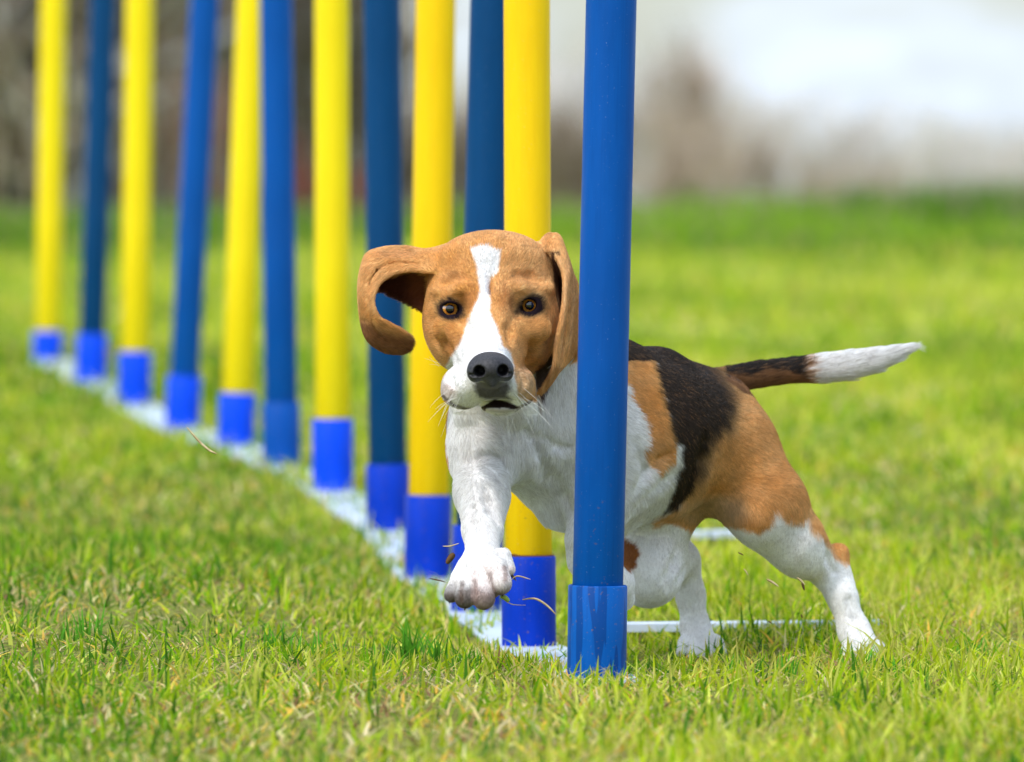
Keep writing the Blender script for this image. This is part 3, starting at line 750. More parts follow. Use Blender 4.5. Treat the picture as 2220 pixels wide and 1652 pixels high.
# mouth
B.K((1052, 880, -17, 3.5), (1074, 869, -17.6, 8), .3, 'sub')
B.K((1074, 871, -17.6, 6), (1118, 883, -16.4, 4), .3, 'sub')
B.K((1062, 878, -17, 6), (1108, 880, -16.6, 6), .3, 'sub')
for pa, pb in (((963, 858, -13), (985, 878, -14.6)), ((985, 878, -14.6), (1020, 886, -15.6)), ((1020, 886, -15.6), (1056, 880, -16.6)), ((1118, 884, -16), (1150, 868, -14.2))):
    B.K((*pa, 3), (*pb, 3), .35, 'sub')
B.K((1064, 838, -18.6, 2.5), (1068, 866, -18.2, 2.5), .3, 'sub')      # philtrum
def cr(Pt, t):
    n = len(Pt); t = np.clip(t, 0, n - 1 - 1e-6); i = int(t); f = t - i
    p0, p1, p2, p3 = Pt[max(i - 1, 0)], Pt[i], Pt[min(i + 1, n - 1)], Pt[min(i + 2, n - 1)]
    return 0.5 * (2 * p1 + (p2 - p0) * f + (2 * p0 - 5 * p1 + 4 * p2 - p3) * f * f + (3 * p1 - p0 - 3 * p2 + p3) * f ** 3)

def ear(rows, r=0.0017, edge=0.0019, step=0.0014):
    """rows: list of sections, each a list of (px,py,z)"""
    R = np.array([[D(*p) for p in row] for row in rows])
    ns = len(R)
    E = Field(fx, fy, fz, 0.05) if False else None
    pts = []
    for t in np.linspace(0, ns - 1, int((ns - 1) * 30)):
        sec = np.array([cr(R[:, c], t) for c in range(R.shape[1])])
        L = np.linalg.norm(np.diff(sec, axis=0), axis=1).sum(); m = max(4, int(L / step))
        for u in np.linspace(0, R.shape[1] - 1, m): pts.append((cr(sec, u), edge if u < .12 or u > R.shape[1] - 1.12 else r))
    lo = np.min([p for p, _ in pts], 0) - .012; hi = np.max([p for p, _ in pts], 0) + .012
    sl, _ = B.box(lo, hi)
    sub = Field(fx[sl[0]], fy[sl[1]], fz[sl[2]], 0.02)
    for p, rr in pts:
        s2, (X, Y, Z) = sub.box(p - .007, p + .007)
        d = np.sqrt((X - p[0]) ** 2 + (Y - p[1]) ** 2 + (Z - p[2]) ** 2) - rr
        sub.F[s2] = np.minimum(sub.F[s2], d)
    B.comb(sl, sub.F, 0.0035, 'add')
ear([[(972, 590, -6.5), (968, 545, -4.5), (972, 535, -2), (950, 600, 1), (935, 660, 2.0), (940, 690, 1)],
     [(930, 588, -6.2), (922, 556, -4.8), (925, 545, -2), (915, 590, 1), (912, 640, 1.8), (914, 672, 1.2)],
     [(885, 585, -5.8), (880, 556, -4.5), (880, 538, -2), (878, 580, 1), (880, 625, 1.6), (884, 655, 1.2)],
     [(848, 594, -5.8), (836, 560, -4.6), (832, 540, -2), (838, 575, .6), (846, 615, 1.2), (852, 640, 1.0)],
     [(820, 616, -5.8), (802, 586, -5.0), (796, 556, -3), (800, 578, 0), (812, 606, .6), (826, 628, .4)],
     [(808, 652, -6.0), (795, 640, -5.4), (781, 612, -4), (783, 618, -2), (788, 632, -1), (795, 642, -.6)],
     [(818, 684, -6.0), (803, 690, -5.4), (786, 680, -4.2), (783, 680, -3), (786, 690, -1.6), (792, 690, -1)],
     [(842, 702, -5.6), (824, 718, -5.0), (804, 728, -4.2), (797, 730, -3.4), (800, 734, -2.4), (806, 730, -2)],
     [(868, 716, -5.0), (856, 734, -4.6), (838, 752, -4.0), (830, 758, -3.4), (832, 757, -2.8), (836, 752, -2.4)],
     [(888, 730, -4.4), (882, 742, -4.2), (872, 756, -3.8), (866, 764, -3.4), (866, 762, -3), (868, 758, -2.8)],
     [(893, 742, -4.0), (891, 747, -4.0), (888, 753, -3.7), (886, 757, -3.5), (886, 756, -3.3), (886, 754, -3.2)]])
B.K((1196, 560, -1.0, 20), (1222, 620, -.6, 24), 1.0); B.K((1222, 620, -.6, 24), (1212, 760, -1.5, 30), 1.0)
ear([[(1162, 545, -4.6), (1172, 526, -4.4), (1190, 510, -3.5), (1204, 514, -1), (1200, 560, 1), (1198, 600, 1.5)],
     [(1198, 545, -6.0), (1206, 522, -5.2), (1212, 518, -3.5), (1220, 536, -1), (1228, 572, 1), (1232, 606, 1.5)],
     [(1222, 590, -7.2), (1230, 578, -6.4), (1238, 590, -4.5), (1243, 610, -2), (1248, 635, 0), (1250, 660, .8)],
     [(1224, 640, -8.0), (1232, 634, -7.2), (1242, 642, -5.5), (1252, 655, -3), (1257, 680, -1), (1260, 700, 0)],
     [(1217, 695, -8.6), (1226, 688, -7.6), (1236, 692, -6.2), (1248, 705, -4), (1256, 722, -2), (1260, 735, -.6)],
     [(1206, 745, -8.8), (1216, 738, -7.8), (1222, 744, -7.4), (1240, 750, -4.5), (1252, 755, -2.5), (1252, 760, -1.4)],
     [(1201, 795, -8.4), (1209, 790, -7.6), (1214, 786, -7.2), (1226, 782, -5), (1234, 778, -3.4), (1232, 776, -2.2)],
     [(1180, 838, -7.4), (1190, 832, -7.0), (1198, 822, -6.8), (1204, 812, -5.4), (1206, 806, -4.4), (1202, 800, -3.6)],
     [(1168, 852, -7.0), (1172, 852, -7.0), (1176, 848, -6.6), (1180, 844, -6.2), (1182, 840, -5.8), (1182, 838, -5.4)]])
# skin folds
for pts_, w_, k_ in (([(1020, 1000), (1040, 988), (1062, 984), (1082, 992), (1094, 1010)], 5, .7), ([(1045, 1016), (1060, 1026), (1075, 1040), (1090, 1052)], 4, .6),
                     ([(1140, 925), (1160, 945), (1172, 975), (1182, 1010), (1196, 1040), (1220, 1075), (1235, 1100)], 8, 1.0),
                     ([(1185, 940), (1205, 960), (1232, 965)], 5, .8), ([(1050, 1060), (1055, 1085), (1062, 1110), (1075, 1130)], 3.5, .9),
                     ([(1025, 1100), (1030, 1130), (1034, 1160)], 4, .8),
                     ([(1376, 1060), (1395, 1030), (1420, 1000), (1445, 985)], 6, .9), ([(1372, 1105), (1400, 1080), (1430, 1050), (1455, 1030)], 6, 1.0), ([(1378, 960), (1392, 990), (1396, 1025)], 6, 1.0),
                     ([(1528, 960), (1522, 1000), (1510, 1040), (1490, 1085)], 6, 1.8), 
                     ([(1790, 1180), (1796, 1210), (1808, 1240)], 7, .7), ([(1842, 1300), (1856, 1340), (1864, 1375)], 5, .7),
                     ([(1470, 1190), (1462, 1220), (1450, 1250), (1452, 1275)], 7, .8), ([(1488, 1225), (1478, 1245), (1470, 1262)], 5, .6),
                     ([(955, 715), (966, 745), (980, 775), (990, 800)], 4, 1.0), ([(1150, 745), (1148, 775), (1135, 800)], 3, 1.0),
                     ([(1005, 690), (1018, 715), (1022, 740)], 5, .9), ([(1112, 690), (1104, 715), (1104, 740)], 5, .9),
                     ([(960, 618), (985, 607), (1010, 604), (1035, 612)], 3, .8), ([(1098, 606), (1122, 598), (1148, 600), (1170, 612)], 2.5, .8),
                     ([(1128, 812), (1136, 826), (1133, 844)], 4, .5), ([(968, 812), (978, 822), (984, 836)], 4, .5),
                     ([(915, 574), (880, 567), (848, 568), (818, 582), (800, 610), (795, 650), (800, 690), (822, 728), (845, 748)], 2.4, .35), ([(1236, 560), (1238, 600), (1236, 650), (1228, 700), (1222, 750), (1214, 790)], 2.4, .4),
                     ([(948, 640), (943, 660), (938, 700), (944, 740)], 4, .9)):
    B.crease(pts_, w_, k_)
V, Q = surface_nets(fx, fy, fz, B.F)
del B
# relax a little
def relax(V, Q, it=2, lam=0.5):
    n = len(V); e = np.concatenate([Q[:, [0, 1]], Q[:, [1, 2]], Q[:, [2, 3]], Q[:, [3, 0]]])
    deg = np.bincount(e.ravel(), minlength=n).astype(float)
    for _ in range(it):
        for l in (lam, -lam * 1.03):
            s = np.stack([np.bincount(e[:, 0], V[e[:, 1], c], n) + np.bincount(e[:, 1], V[e[:, 0], c], n) for c in range(3)], 1)
            V = V + l * (s / deg[:, None] - V)
    return V
V = relax(V, Q, 2)
def vnormals(V, Q):
    nrm = np.cross(V[Q[:, 2]] - V[Q[:, 0]], V[Q[:, 3]] - V[Q[:, 1]])
    N = np.stack([np.bincount(Q.ravel(), np.repeat(nrm[:, c], 4), len(V)) for c in range(3)], 1)
    return N / (np.linalg.norm(N, axis=1, keepdims=True) + 1e-12)
N = vnormals(V, Q)
_c = V.mean(0)
if np.median(((V - _c) * N).sum(1)) < 0:
    Q = Q[:, ::-1].copy(); N = -N
print('dog verts', len(V))

# --- coat colours
def poly_sd(px, py, poly):
    """signed distance, negative inside"""
    poly = np.array(poly, float); d = np.full(len(px), 1e18); ins = np.zeros(len(px), bool)
    for a, b in zip(poly, np.roll(poly, -1, 0)):
        e = b - a; w = np.stack([px - a[0], py - a[1]], 1)
        t = np.clip((w @ e) / (e @ e), 0, 1); q = w - t[:, None] * e
        d = np.minimum(d, (q ** 2).sum(1))
        c1 = (a[1] <= py) & (b[1] > py); c2 = (b[1] <= py) & (a[1] > py)
        cr_ = e[0] * w[:, 1] - e[1] * w[:, 0]
        ins ^= (c1 & (cr_ > 0)) | (c2 & (cr_ < 0))
    return np.sqrt(d) * np.where(ins, -1, 1)

BLAZE = [(1020, 541), (1041, 533), (1068, 536), (1086, 546), (1083, 571), (1079, 593), (1064, 607), (1060, 629), (1063, 668), (1068, 695), (1082, 723), (1092, 750), (1108, 766), (1114, 805), (1120, 841), (1126, 868), (1170, 872), (1180, 960), (930, 960), (950, 860), (954, 832), (967, 812), (968, 791), (986, 764), (1002, 734), (1013, 703), (1022, 678), (1035, 651), (1041, 629), (1038, 607), (1035, 582), (1027, 563)]
SADDLE_TAN = [(1150, 640), (1364, 724), (1402, 760), (1416, 810), (1437, 888), (1448, 929), (1462, 961), (1457, 988), (1425, 1017), (1407, 992), (1412, 920), (1384, 888), (1366, 829), (1300, 800), (1240, 770), (1150, 760)]
BLACK = [(1300, 660), (1364, 700), (1440, 740), (1530, 790), (1553, 824), (1582, 874), (1571, 920), (1541, 950), (1527, 983), (1521, 1015), (1503, 1055), (1471, 1096), (1440, 1112), (1462, 1050), (1472, 1000), (1475, 961), (1461, 955), (1450, 929), (1438, 888), (1418, 810), (1403, 760), (1366, 722), (1290, 690)]
HAUNCH = [(1535, 780), (1560, 780), (1640, 830), (1740, 900), (1800, 1000), (1850, 1120), (1860, 1215), (1838, 1224), (1812, 1215), (1798, 1185), (1794, 1179), (1762, 1152), (1748, 1124), (1725, 1127), (1703, 1120), (1680, 1109), (1668, 1141), (1644, 1156), (1600, 1140), (1560, 1135), (1500, 1150), (1455, 1128), (1420, 1142), (1426, 1122), (1471, 1093), (1478, 1045), (1498, 1005), (1503, 975), (1525, 930), (1560, 880)]
INPATCH = [(1330, 1150), (1382, 1182), (1388, 1200), (1376, 1228), (1350, 1250), (1320, 1240)]
WHITE = np.array([0.88, 0.86, 0.835]); TAN = np.array([0.60, 0.275, 0.062]); TAN2 = np.array([0.84, 0.53, 0.24]); BLK = np.array([0.022, 0.016, 0.013])
DBR = np.array([0.20, 0.075, 0.028]); CRE = np.array([0.62, 0.43, 0.25]); PINK = np.array([0.66, 0.47, 0.42])
def ss(x, a, b):
    t = np.clip((x - a) / (b - a), 0, 1); return t * t * (3 - 2 * t)
def coat(V, N):
    px, py, d = proj(V); z = (d - D0) * 100
    jit = nnoise(V, 420, 5) * 3.2 + nnoise(V, 1300, 6) * 2.2
    jit = np.where((py < 890) & (px < 1260), jit * .45, jit)
    lo = nnoise(V, 60, 8); mid = nnoise(V, 200, 9)
    def lay(C, col, m): return C + (np.asarray(col) - C) * m[:, None]
    def inside(poly, soft=4, grow=0): return 1 - ss(poly_sd(px, py, poly) + jit - grow, -soft, soft)
    n = len(V); C = np.tile(WHITE, (n, 1)); C[(px > 1500) & (py < 905) & (z > 12)] = TAN
    front = (N @ FWD) < 0.25
    back = px > 1240
    body = (px > 1240) & ((z > 3) | (py > 900))
    tan = TAN[None] + (TAN2 - TAN)[None] * np.clip(0.40 + 0.22 * lo + 0.12 * mid, 0, 1)[:, None]
    # body markings
    w = inside(SADDLE_TAN, 4, 9) * body * (1 - (py > 950) * (px > 1460)); C = C * (1 - w[:, None]) + tan * w[:, None]
    w = inside(HAUNCH, 7) * (px > 1400) * (z < 40); C = C * (1 - w[:, None]) + tan * w[:, None]
    w = (1 - ss(np.hypot((px - 1540) / 90, (py - 1105) / 42), .5, 1.1)) * (px > 1400) * (z > 5); C = lay(C, CRE, w * .75)
    w = inside(BLACK, 30, 6) * body * ss(px, 1500, 1530) * .75; C = lay(C, BLK * 2.6, w)
    w = np.where(px > 1500, inside(BLACK, 16), inside(BLACK, 6)) * body; w = np.maximum(w, body * (N[:, 2] > .2) * (py < 780) * (px > 1340) * (px < 1560)); C = lay(C, BLK + 0.05 * np.array([.3, .15, .06]), w)
    w = ss(px, 1500, 1530) * (1 - ss(px + jit * 2, 1560, 1620)) * (1 - ss(py, 880, 1010)) * (z > 12) * .6; C = lay(C, BLK * 2, w)
    w = inside(INPATCH, 5) * (z > 5); C = lay(C, (0.33, 0.12, 0.035), w)
    # the far flank, out of sight from the front: saddle and tan as well
    farside = (N @ np.array([-.8, .5, 0]) > .3) & (px > 940) & (z > 3) & (py < 1010) & (py > 860)
    C = lay(C, TAN, farside * .9)
    # tail
    tlm = (z > 18) & (px > 1535) & (py < 860 - (px - 1535) * .05) & (py < 852)
    tl2 = tlm & (px > 1565)
    up = ss(803 - py + (1700 - px) * .02 + jit * 3 + mid * 10, -14, 6)
    tc_ = np.array([[.30, .14, .055]]) + (BLK - np.array([.30, .14, .055]))[None] * np.clip(up + .25, 0, 1)[:, None]
    w = (tl2 * (1 - ss(px + jit * 2.4, 1738, 1752)))[:, None]; C = C * (1 - w) + tc_ * w
    w = (tl2 * ss(px + jit * 2.4, 1742, 1756))[:, None]; C = C * (1 - w) + WHITE * w
    # head
    edge = 892 - .1 * np.abs(px - 1060)
    head = ((py < edge) & (z < 4.5) & (px < 1262)) & ~((py > 790) & (z > -1.5)) & ~((px > 1205) & (py > 770) & (z > -2.4))
    ht = tan * 1.0
    chest = (z > -3.2) & (py > 770)
    headf = (head & ~chest)[:, None]
    C = np.where(headf, ht, C)
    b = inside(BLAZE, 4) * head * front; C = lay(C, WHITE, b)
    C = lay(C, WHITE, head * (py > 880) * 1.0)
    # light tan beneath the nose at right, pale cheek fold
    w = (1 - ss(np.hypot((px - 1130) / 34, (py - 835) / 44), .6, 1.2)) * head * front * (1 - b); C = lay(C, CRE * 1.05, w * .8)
    # warmer, darker amber fur between the eyes and under them
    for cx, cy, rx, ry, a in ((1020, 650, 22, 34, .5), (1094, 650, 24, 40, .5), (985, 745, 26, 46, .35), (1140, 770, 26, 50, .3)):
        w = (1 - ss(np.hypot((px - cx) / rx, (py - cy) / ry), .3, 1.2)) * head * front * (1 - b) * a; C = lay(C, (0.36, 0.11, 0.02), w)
    for cx, cy, rx, ry, a in ((985, 600, 40, 18, .5), (1140, 602, 40, 18, .5), (1000, 570, 50, 20, .3)):
        w = (1 - ss(np.hypot((px - cx) / rx, (py - cy) / ry), .3, 1.2)) * head * front * (1 - b) * a; C = lay(C, (0.66, 0.36, 0.15), w)
    # muzzle: pink skin at the lips, freckles, dark lip
    w = (1 - ss(np.hypot((px - 968) / 30, (py - 848) / 26), .4, 1.1)) * head * (z < -8) * .5; C = lay(C, PINK, w)
    DLIP = [(1026, 826), (1102, 826), (1104, 842), (1098, 856), (1108, 866), (1060, 868), (1040, 860), (1032, 845)]
    w = (1 - ss(poly_sd(px, py, DLIP) + jit * .8, -6, 8)) * (z < -8) * front * .93; C = lay(C, (0.085, 0.072, 0.075), w)
    MOUTH = [(1044, 884), (1058, 874), (1072, 866), (1086, 868), (1128, 883), (1120, 887), (1085, 884), (1052, 887)]
    w = inside(MOUTH, 2) * (z < -10) * front; C = lay(C, (0.022, 0.012, 0.010), w)
    w = (1 - ss(np.hypot((px - 1088) / 44, (py - 889) / 8), .5, 1.1)) * (z < -9) * front * .7 * (1 - w); C = lay(C, (.28, .22, .19), w)
    for pa, pb in (((960, 858), (985, 878)), ((985, 878), (1020, 887)), ((1020, 887), (1050, 887)), ((1122, 886), (1152, 868))):
        sdp = poly_sd(px, py, [pa, pb, (pb[0], pb[1] + 1)]); w = (1 - ss(sdp, 1.5, 5)) * (z < -6) * front * .7; C = lay(C, (0.10, 0.06, 0.055), w)
    # eyes
    rims = np.zeros(n)
    for (ex, ey, ez, tlt), sgn in zip(EYES, (-1, 1)):
        X = px - ex - (2 if sgn > 0 else 2); Yy = py - ey - 3
        a = math.radians(-12 if sgn > 0 else 6); xr = X * math.cos(a) + Yy * math.sin(a); yr = -X * math.sin(a) + Yy * math.cos(a)
        rr = np.hypot(xr / 35, yr / 27)
        w = (1 - ss(rr + jit * .02, .62, 1.16)) * head * (z < -4)
        rims = np.maximum(rims, (1 - ss(rr, .62, .8)) * (z < -4))
        X2 = px - ex + sgn * 26; Y2 = py - ey - 16
        w2 = (1 - ss(np.hypot(X2 / 13, Y2 / 8), .4, 1.1)) * head * (z < -4) * .7
        C = lay(C, (0.010, 0.005, 0.008), np.clip(np.maximum(w, w2) * 1.15, 0, 1))
    # ears: dark lining, browner tips, painted shade in the gap behind the right one
    el = head & (px < 925)
    INS = [(818, 622), (836, 603), (872, 594), (905, 590), (925, 600), (925, 690), (900, 670), (860, 658), (835, 645)]
    w = inside(INS, 3) * el * ((z > -3.4) | False) * front; C = lay(C, (0.10, 0.035, 0.022), w); C = lay(C, (0.34, 0.13, 0.06), w * ss(px + mid * 4, 872, 905) * .8)
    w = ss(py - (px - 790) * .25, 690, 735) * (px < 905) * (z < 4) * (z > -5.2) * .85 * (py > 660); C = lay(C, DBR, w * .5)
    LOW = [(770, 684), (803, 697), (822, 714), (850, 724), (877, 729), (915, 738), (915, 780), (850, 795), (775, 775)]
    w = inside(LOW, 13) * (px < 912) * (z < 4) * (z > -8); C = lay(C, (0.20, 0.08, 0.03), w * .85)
    w = (1 - ss(np.hypot((px - 860) / 60, (py - 550) / 16), .3, 1.1)) * el * .4; C = lay(C, (0.62, 0.34, .16), w)
    er = head & (px > 1165)
    EAR_GAP_SHADE = [(1192, 545), (1214, 540), (1224, 600), (1222, 650), (1212, 700), (1199, 760), (1198, 805), (1168, 862), (1156, 850), (1160, 800), (1180, 745), (1196, 690), (1203, 640)]
    w = inside(EAR_GAP_SHADE, 3) * (z > -6.4) * front * (py < 870); C = lay(C, (0.060, 0.020, 0.012), w * .95)  # shade between head and hanging ear, painted dark on the skull and neck
    er = er & (z < -3)
    w = er * np.clip((py > 790) * .5 + ss(px, 1222, 1244) * .4 * (py > 560), 0, .6); C = lay(C, DBR, w)
    w = er * (px > np.where(py < 775, 1203, 1170)) * (np.sin((px - 1150) * .35 + py * .02) * .5 + .5) * (py > 560) * .35; C = lay(C, (0.80, 0.50, .26), w * (1 - ss(z, -6.4, -5.0)))
    # left cheek sliver and side of the neck
    w = (px < 973 + jit * .5) * (py > 868) * (py < 1030) * (N[:, 0] < -.55); C = lay(C, TAN, w * .9)
    w = (px < 958) * (py > 790) * (py < 858) * (z > -9) * (z < 0); C = lay(C, TAN, w * .8)
    # paw: dirty toes, dark pads
    pw = (z < -10) & (py > 1200)
    w = pw * ss(py + mid * 6 + jit, 1256, 1294) * .9; C = lay(C, (0.10, 0.066, 0.05), w)
    for gr_ in ([(1003, 1262), (999, 1285), (1001, 1302)], [(1030, 1258), (1034, 1285), (1030, 1306)], [(1062, 1242), (1068, 1268), (1076, 1292)], [(1092, 1226), (1096, 1246), (1094, 1258)]):
        sdp = poly_sd(px, py, gr_ + [(gr_[-1][0] + 1, gr_[-1][1])] + [(q[0] + 1, q[1]) for q in gr_[-2::-1]]); w = pw * (1 - ss(np.abs(sdp) + jit * .4, 1, 7)) * .65; C = lay(C, (0.14, 0.085, 0.06), w)
    w = pw * .3 * (py > 1225) * ((px > 1020)); C = lay(C, (0.70, 0.50, 0.45), w)
    gw = 1 + 0.0 * lo
    # faint grey-beige breaks in the white
    w = np.clip(.06 + .1 * mid, 0, .16) * (C[:, 2] > .5); C = lay(C, (.60, .53, .47), w)
    nsd = 1 - ss(np.hypot((px - 1063) / 50, (py - 800) / 42), .95, 1.02)
    bald = np.maximum(np.maximum(rims, inside(MOUTH, 2, 9) * (z < -10)), nsd * (z < -15))
    return np.clip(C, 0.004, .9), bald, px, py, z
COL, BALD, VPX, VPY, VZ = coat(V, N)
beagle = empty('beagle', (float(P(1500, 1400, 7.0)[0]), 7.0, float(G(.2, 7.0))))
tag(beagle, 'tricolour beagle leaning round the nearest blue pole with one forepaw raised', 'dog')
bo = Vector(beagle.location)
def dpart(name, me, mats, parent=None, **kw):
    o = link(name, me, parent or beagle, mats); o.location = -bo if (parent is None) else (0, 0, 0); return o
sk = NT('beagle_skin', 0.75, 0.08); sk.color(sk.attr())
sk.b.inputs['Subsurface Weight'].default_value = 0.0
sk.bump(sk.noise(sk.tc('Object', (1, 1, 1)), 900, 3), .3, .0006)
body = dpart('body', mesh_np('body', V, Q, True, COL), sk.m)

# --- fur
NF = 520000
tri = np.concatenate([Q[:, [0, 1, 2]], Q[:, [0, 2, 3]]])
ar = np.linalg.norm(np.cross(V[tri[:, 1]] - V[tri[:, 0]], V[tri[:, 2]] - V[tri[:, 0]]), axis=1)
vis = 1.0 / (1 + np.exp(6 * ((N[tri[:, 0]] @ FWD) - .35)))           # denser where it can be seen from the front
wt = ar * (0.25 + .75 * vis); wt /= wt.sum()
ti = rng.choice(len(tri), NF, p=wt)
r1 = np.sqrt(rng.random(NF)); r2 = rng.random(NF)
bc = np.stack([1 - r1, r1 * (1 - r2), r1 * r2], 1)
root = (V[tri[ti]] * bc[:, :, None]).sum(1); nn = (N[tri[ti]] * bc[:, :, None]).sum(1); nn /= np.linalg.norm(nn, axis=1, keepdims=True)
bl = (BALD[tri[ti]] * bc).sum(1)
keep = (bl < .35) & (root[:, 2] > G(root[:, 0], root[:, 1]) - .002)
root, nn = root[keep], nn[keep]
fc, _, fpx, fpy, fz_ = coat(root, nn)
n = len(root)
NOSE = D(1063, 790, -19)
hd = root - NOSE; hd /= np.linalg.norm(hd, axis=1, keepdims=True)
flow = np.tile(np.array([.45, .55, -.55]), (n, 1))
leg = ss(fpy, 1040, 1140) * 1.0
flow = flow * (1 - leg[:, None]) + np.array([.12, .1, -1.0]) * leg[:, None]
headm = (fpy < 895) & (fz_ < 3) & (fpx < 1265)
flow = np.where(headm[:, None], hd, flow)
neck = (fpy > 700) & (fpy < 1040) & (fpx < 1262) & (fz_ > -5) & ~(headm & (fz_ < -3.2))
flow = np.where(neck[:, None], np.array([.12, .1, -1.0]), flow)
tailm = (fz_ > 20) & (fpx > 1575) & (fpy < 850)
flow = np.where(tailm[:, None], np.array([1.0, -.05, .22]), flow)
earl = headm & (fpx < 915)
ew = (headm * (1 - ss(fpx, 880, 950)))[:, None]; flow = flow * (1 - ew) + np.array([-.6, -.1, -.35]) * ew
earl2 = earl & (fpy > 690)
flow = np.where(earl2[:, None], np.array([.7, 0, -.5]), flow)
flow = np.where((headm & (fpx > 1185))[:, None], np.array([.0, -.1, -1.0]), flow)
sw = np.stack([nnoise(root, 45, 31), nnoise(root, 45, 32), nnoise(root, 45, 33)], 1)
calm = np.where(tailm | headm, .3, 1.0)[:, None]
flow = flow + .20 * sw * calm + rng.normal(0, .13, (n, 3)) * calm
tg = flow - nn * (flow * nn).sum(1, keepdims=True); tg /= (np.linalg.norm(tg, axis=1, keepdims=True) + 1e-9)
ln = np.full(n, .0080); ln[headm] = .0038; ln[headm & (fz_ < -11)] = .0026
ln[neck] = .010; ln[tailm] = .009; ln[tailm & (fpx > 1740)] = .013; ln = np.where((fpy > 1040) & (fz_ < -4) | (fpy > 1130), np.clip(.0065 - (fpy - 1040) * 2.4e-5, .0026, .007), ln); ln[earl] = .0042
ln *= rng.uniform(.6, 1.25, n)
d1 = tg * .92 + nn * .30; d2 = tg * .99 + nn * .10
pts = np.empty((n, 4, 3), np.float32)
pts[:, 0] = root - nn * .0004; pts[:, 1] = root + d1 * ln[:, None] * .33
pts[:, 2] = pts[:, 1] + d2 * ln[:, None] * .35; pts[:, 3] = pts[:, 2] + (tg - nn * .06) * ln[:, None] * .32
fcv = fc * rng.uniform(.68, 1.24, (n, 1)) * (1 + np.where(fc[:, 2] > .4, .3, 1.0) * (.09 * nnoise(root, 520, 51) + .03 * nnoise(root, 160, 52)))[:, None]
dkm = fc.sum(1) < .25
tanhair = dkm & (rng.random(n) < .06) & (fpx > 1300); fcv[tanhair] = (.25, .13, .06)
cu = bpy.data.hair_curves.new('coat')
cu.add_curves([4] * n)
cu.position_data.foreach_set('vector', pts.ravel())
ra = cu.attributes.get('radius') or cu.attributes.new('radius', 'FLOAT', 'POINT')
rad = np.tile(np.array([.00012, .00012, .00009, .00003], np.float32), n); ra.data.foreach_set('value', rad)
ca = cu.attributes.new('col', 'FLOAT_COLOR', 'CURVE')
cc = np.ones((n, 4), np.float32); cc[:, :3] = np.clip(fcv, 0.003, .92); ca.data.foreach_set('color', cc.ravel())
hm = NT('beagle_hair', 0.5, 0.25); hm.color(hm.attr())
hm.b.inputs['Roughness'].default_value = .55
ht_ = hm.n.new('ShaderNodeBsdfTranslucent'); hm.l.new(hm.attr(), ht_.inputs['Color'])
hx = hm.n.new('ShaderNodeMixShader'); hx.inputs[0].default_value = .25
hm.l.new(hm.b.outputs[0], hx.inputs[1]); hm.l.new(ht_.outputs[0], hx.inputs[2]); hm.l.new(hx.outputs[0], hm.out.inputs['Surface'])
cu.materials.append(hm.m)
fur = bpy.data.objects.new('coat', cu); C.objects.link(fur); fur.parent = beagle; fur.location = -bo
tag(fur, kind='stuff')
# whiskers
wr, wt_ = [], []
for s, (cx, cy, cz) in ((-1, (1000, 848, -16)), (1, (1122, 846, -16))):
    for q in range(9):
        a = D(cx + random.uniform(-18, 18), cy + random.uniform(-14, 18), cz)
        L = random.uniform(.02, .042); dv = np.array([s * random.uniform(.4, 1), random.uniform(-.5, .3), random.uniform(-1.1, -.1)]); dv /= np.linalg.norm(dv)
        wr.append([a, a + dv * L * .4, a + dv * L * .75 + [0, 0, -.002], a + dv * L + [0, 0, -.005]])
for q in range(12):
    a = D(1078 + random.uniform(-50, 50), 896, -13.5); L = random.uniform(.012, .03); dv = np.array([random.uniform(-.4, .5), -.2, -1]); dv /= np.linalg.norm(dv)
    wr.append([a, a + dv * L * .4, a + dv * L * .75, a + dv * L])
for cx, cy in ((956, 792),):
    for q in range(3):
        a = D(cx + random.uniform(-8, 8), cy + random.uniform(-4, 4), -9); L = random.uniform(.012, .026); dv = np.array([random.uniform(-.8, .8), -.6, random.uniform(-.3, .8)]); dv /= np.linalg.norm(dv)
        wr.append([a, a + dv * L * .4, a + dv * L * .75, a + dv * L])
wc = bpy.data.hair_curves.new('whiskers'); wc.add_curves([4] * len(wr))
wc.position_data.foreach_set('vector', np.array(wr, np.float32).ravel())
wa = wc.attributes.get('radius') or wc.attributes.new('radius', 'FLOAT', 'POINT')
wa.data.foreach_set('value', np.tile(np.array([.00013, .00012, .00009, .00003], np.float32), len(wr)))
wc.materials.append(simple('pale_whisker', (.8, .76, .7), .4))
wo_ = bpy.data.objects.new('whiskers', wc); C.objects.link(wo_); wo_.parent = beagle; wo_.location = -bo; tag(wo_, kind='stuff')

# --- nose leather
nf = Field(axis([(D(1005, 0, -19)[0], D(1121, 0, -19)[0], .0005)]), axis([(D0 - .232, D0 - .165, .0005)]), axis([(D(0, 850, -19)[2], D(0, 748, -19)[2], .0005)]), .02)
nf.E(1063, 790, -19.0, 44, 28, 1.7, .5)
nf.E(1063, 800, -19.6, 42, 24, 1.35, .5)
nf.E(1030, 806, -19.4, 18, 23, 1.2, .4); nf.E(1097, 805, -19.4, 17, 22, 1.2, .4)
nf.K((1064, 800, -20.0, 20), (1066, 830, -19.2, 10), .7)
nf.K((1038, 806, -21.0, 14), (1043, 802, -19.0, 9), .16, 'sub'); nf.K((1092, 804, -21.0, 14), (1087, 801, -19.0, 9), .16, 'sub')
nf.K((1036, 816, -20.7, 6), (1020, 812, -20.2, 3), .14, 'sub'); nf.K((1094, 815, -20.7, 6), (1108, 810, -20.2, 3), .14, 'sub')
nf.K((1065, 806, -21.3, 2.2), (1067, 842, -20.4, 2.5), .12, 'sub')
nv, nq = surface_nets(*nf.ax, nf.F)
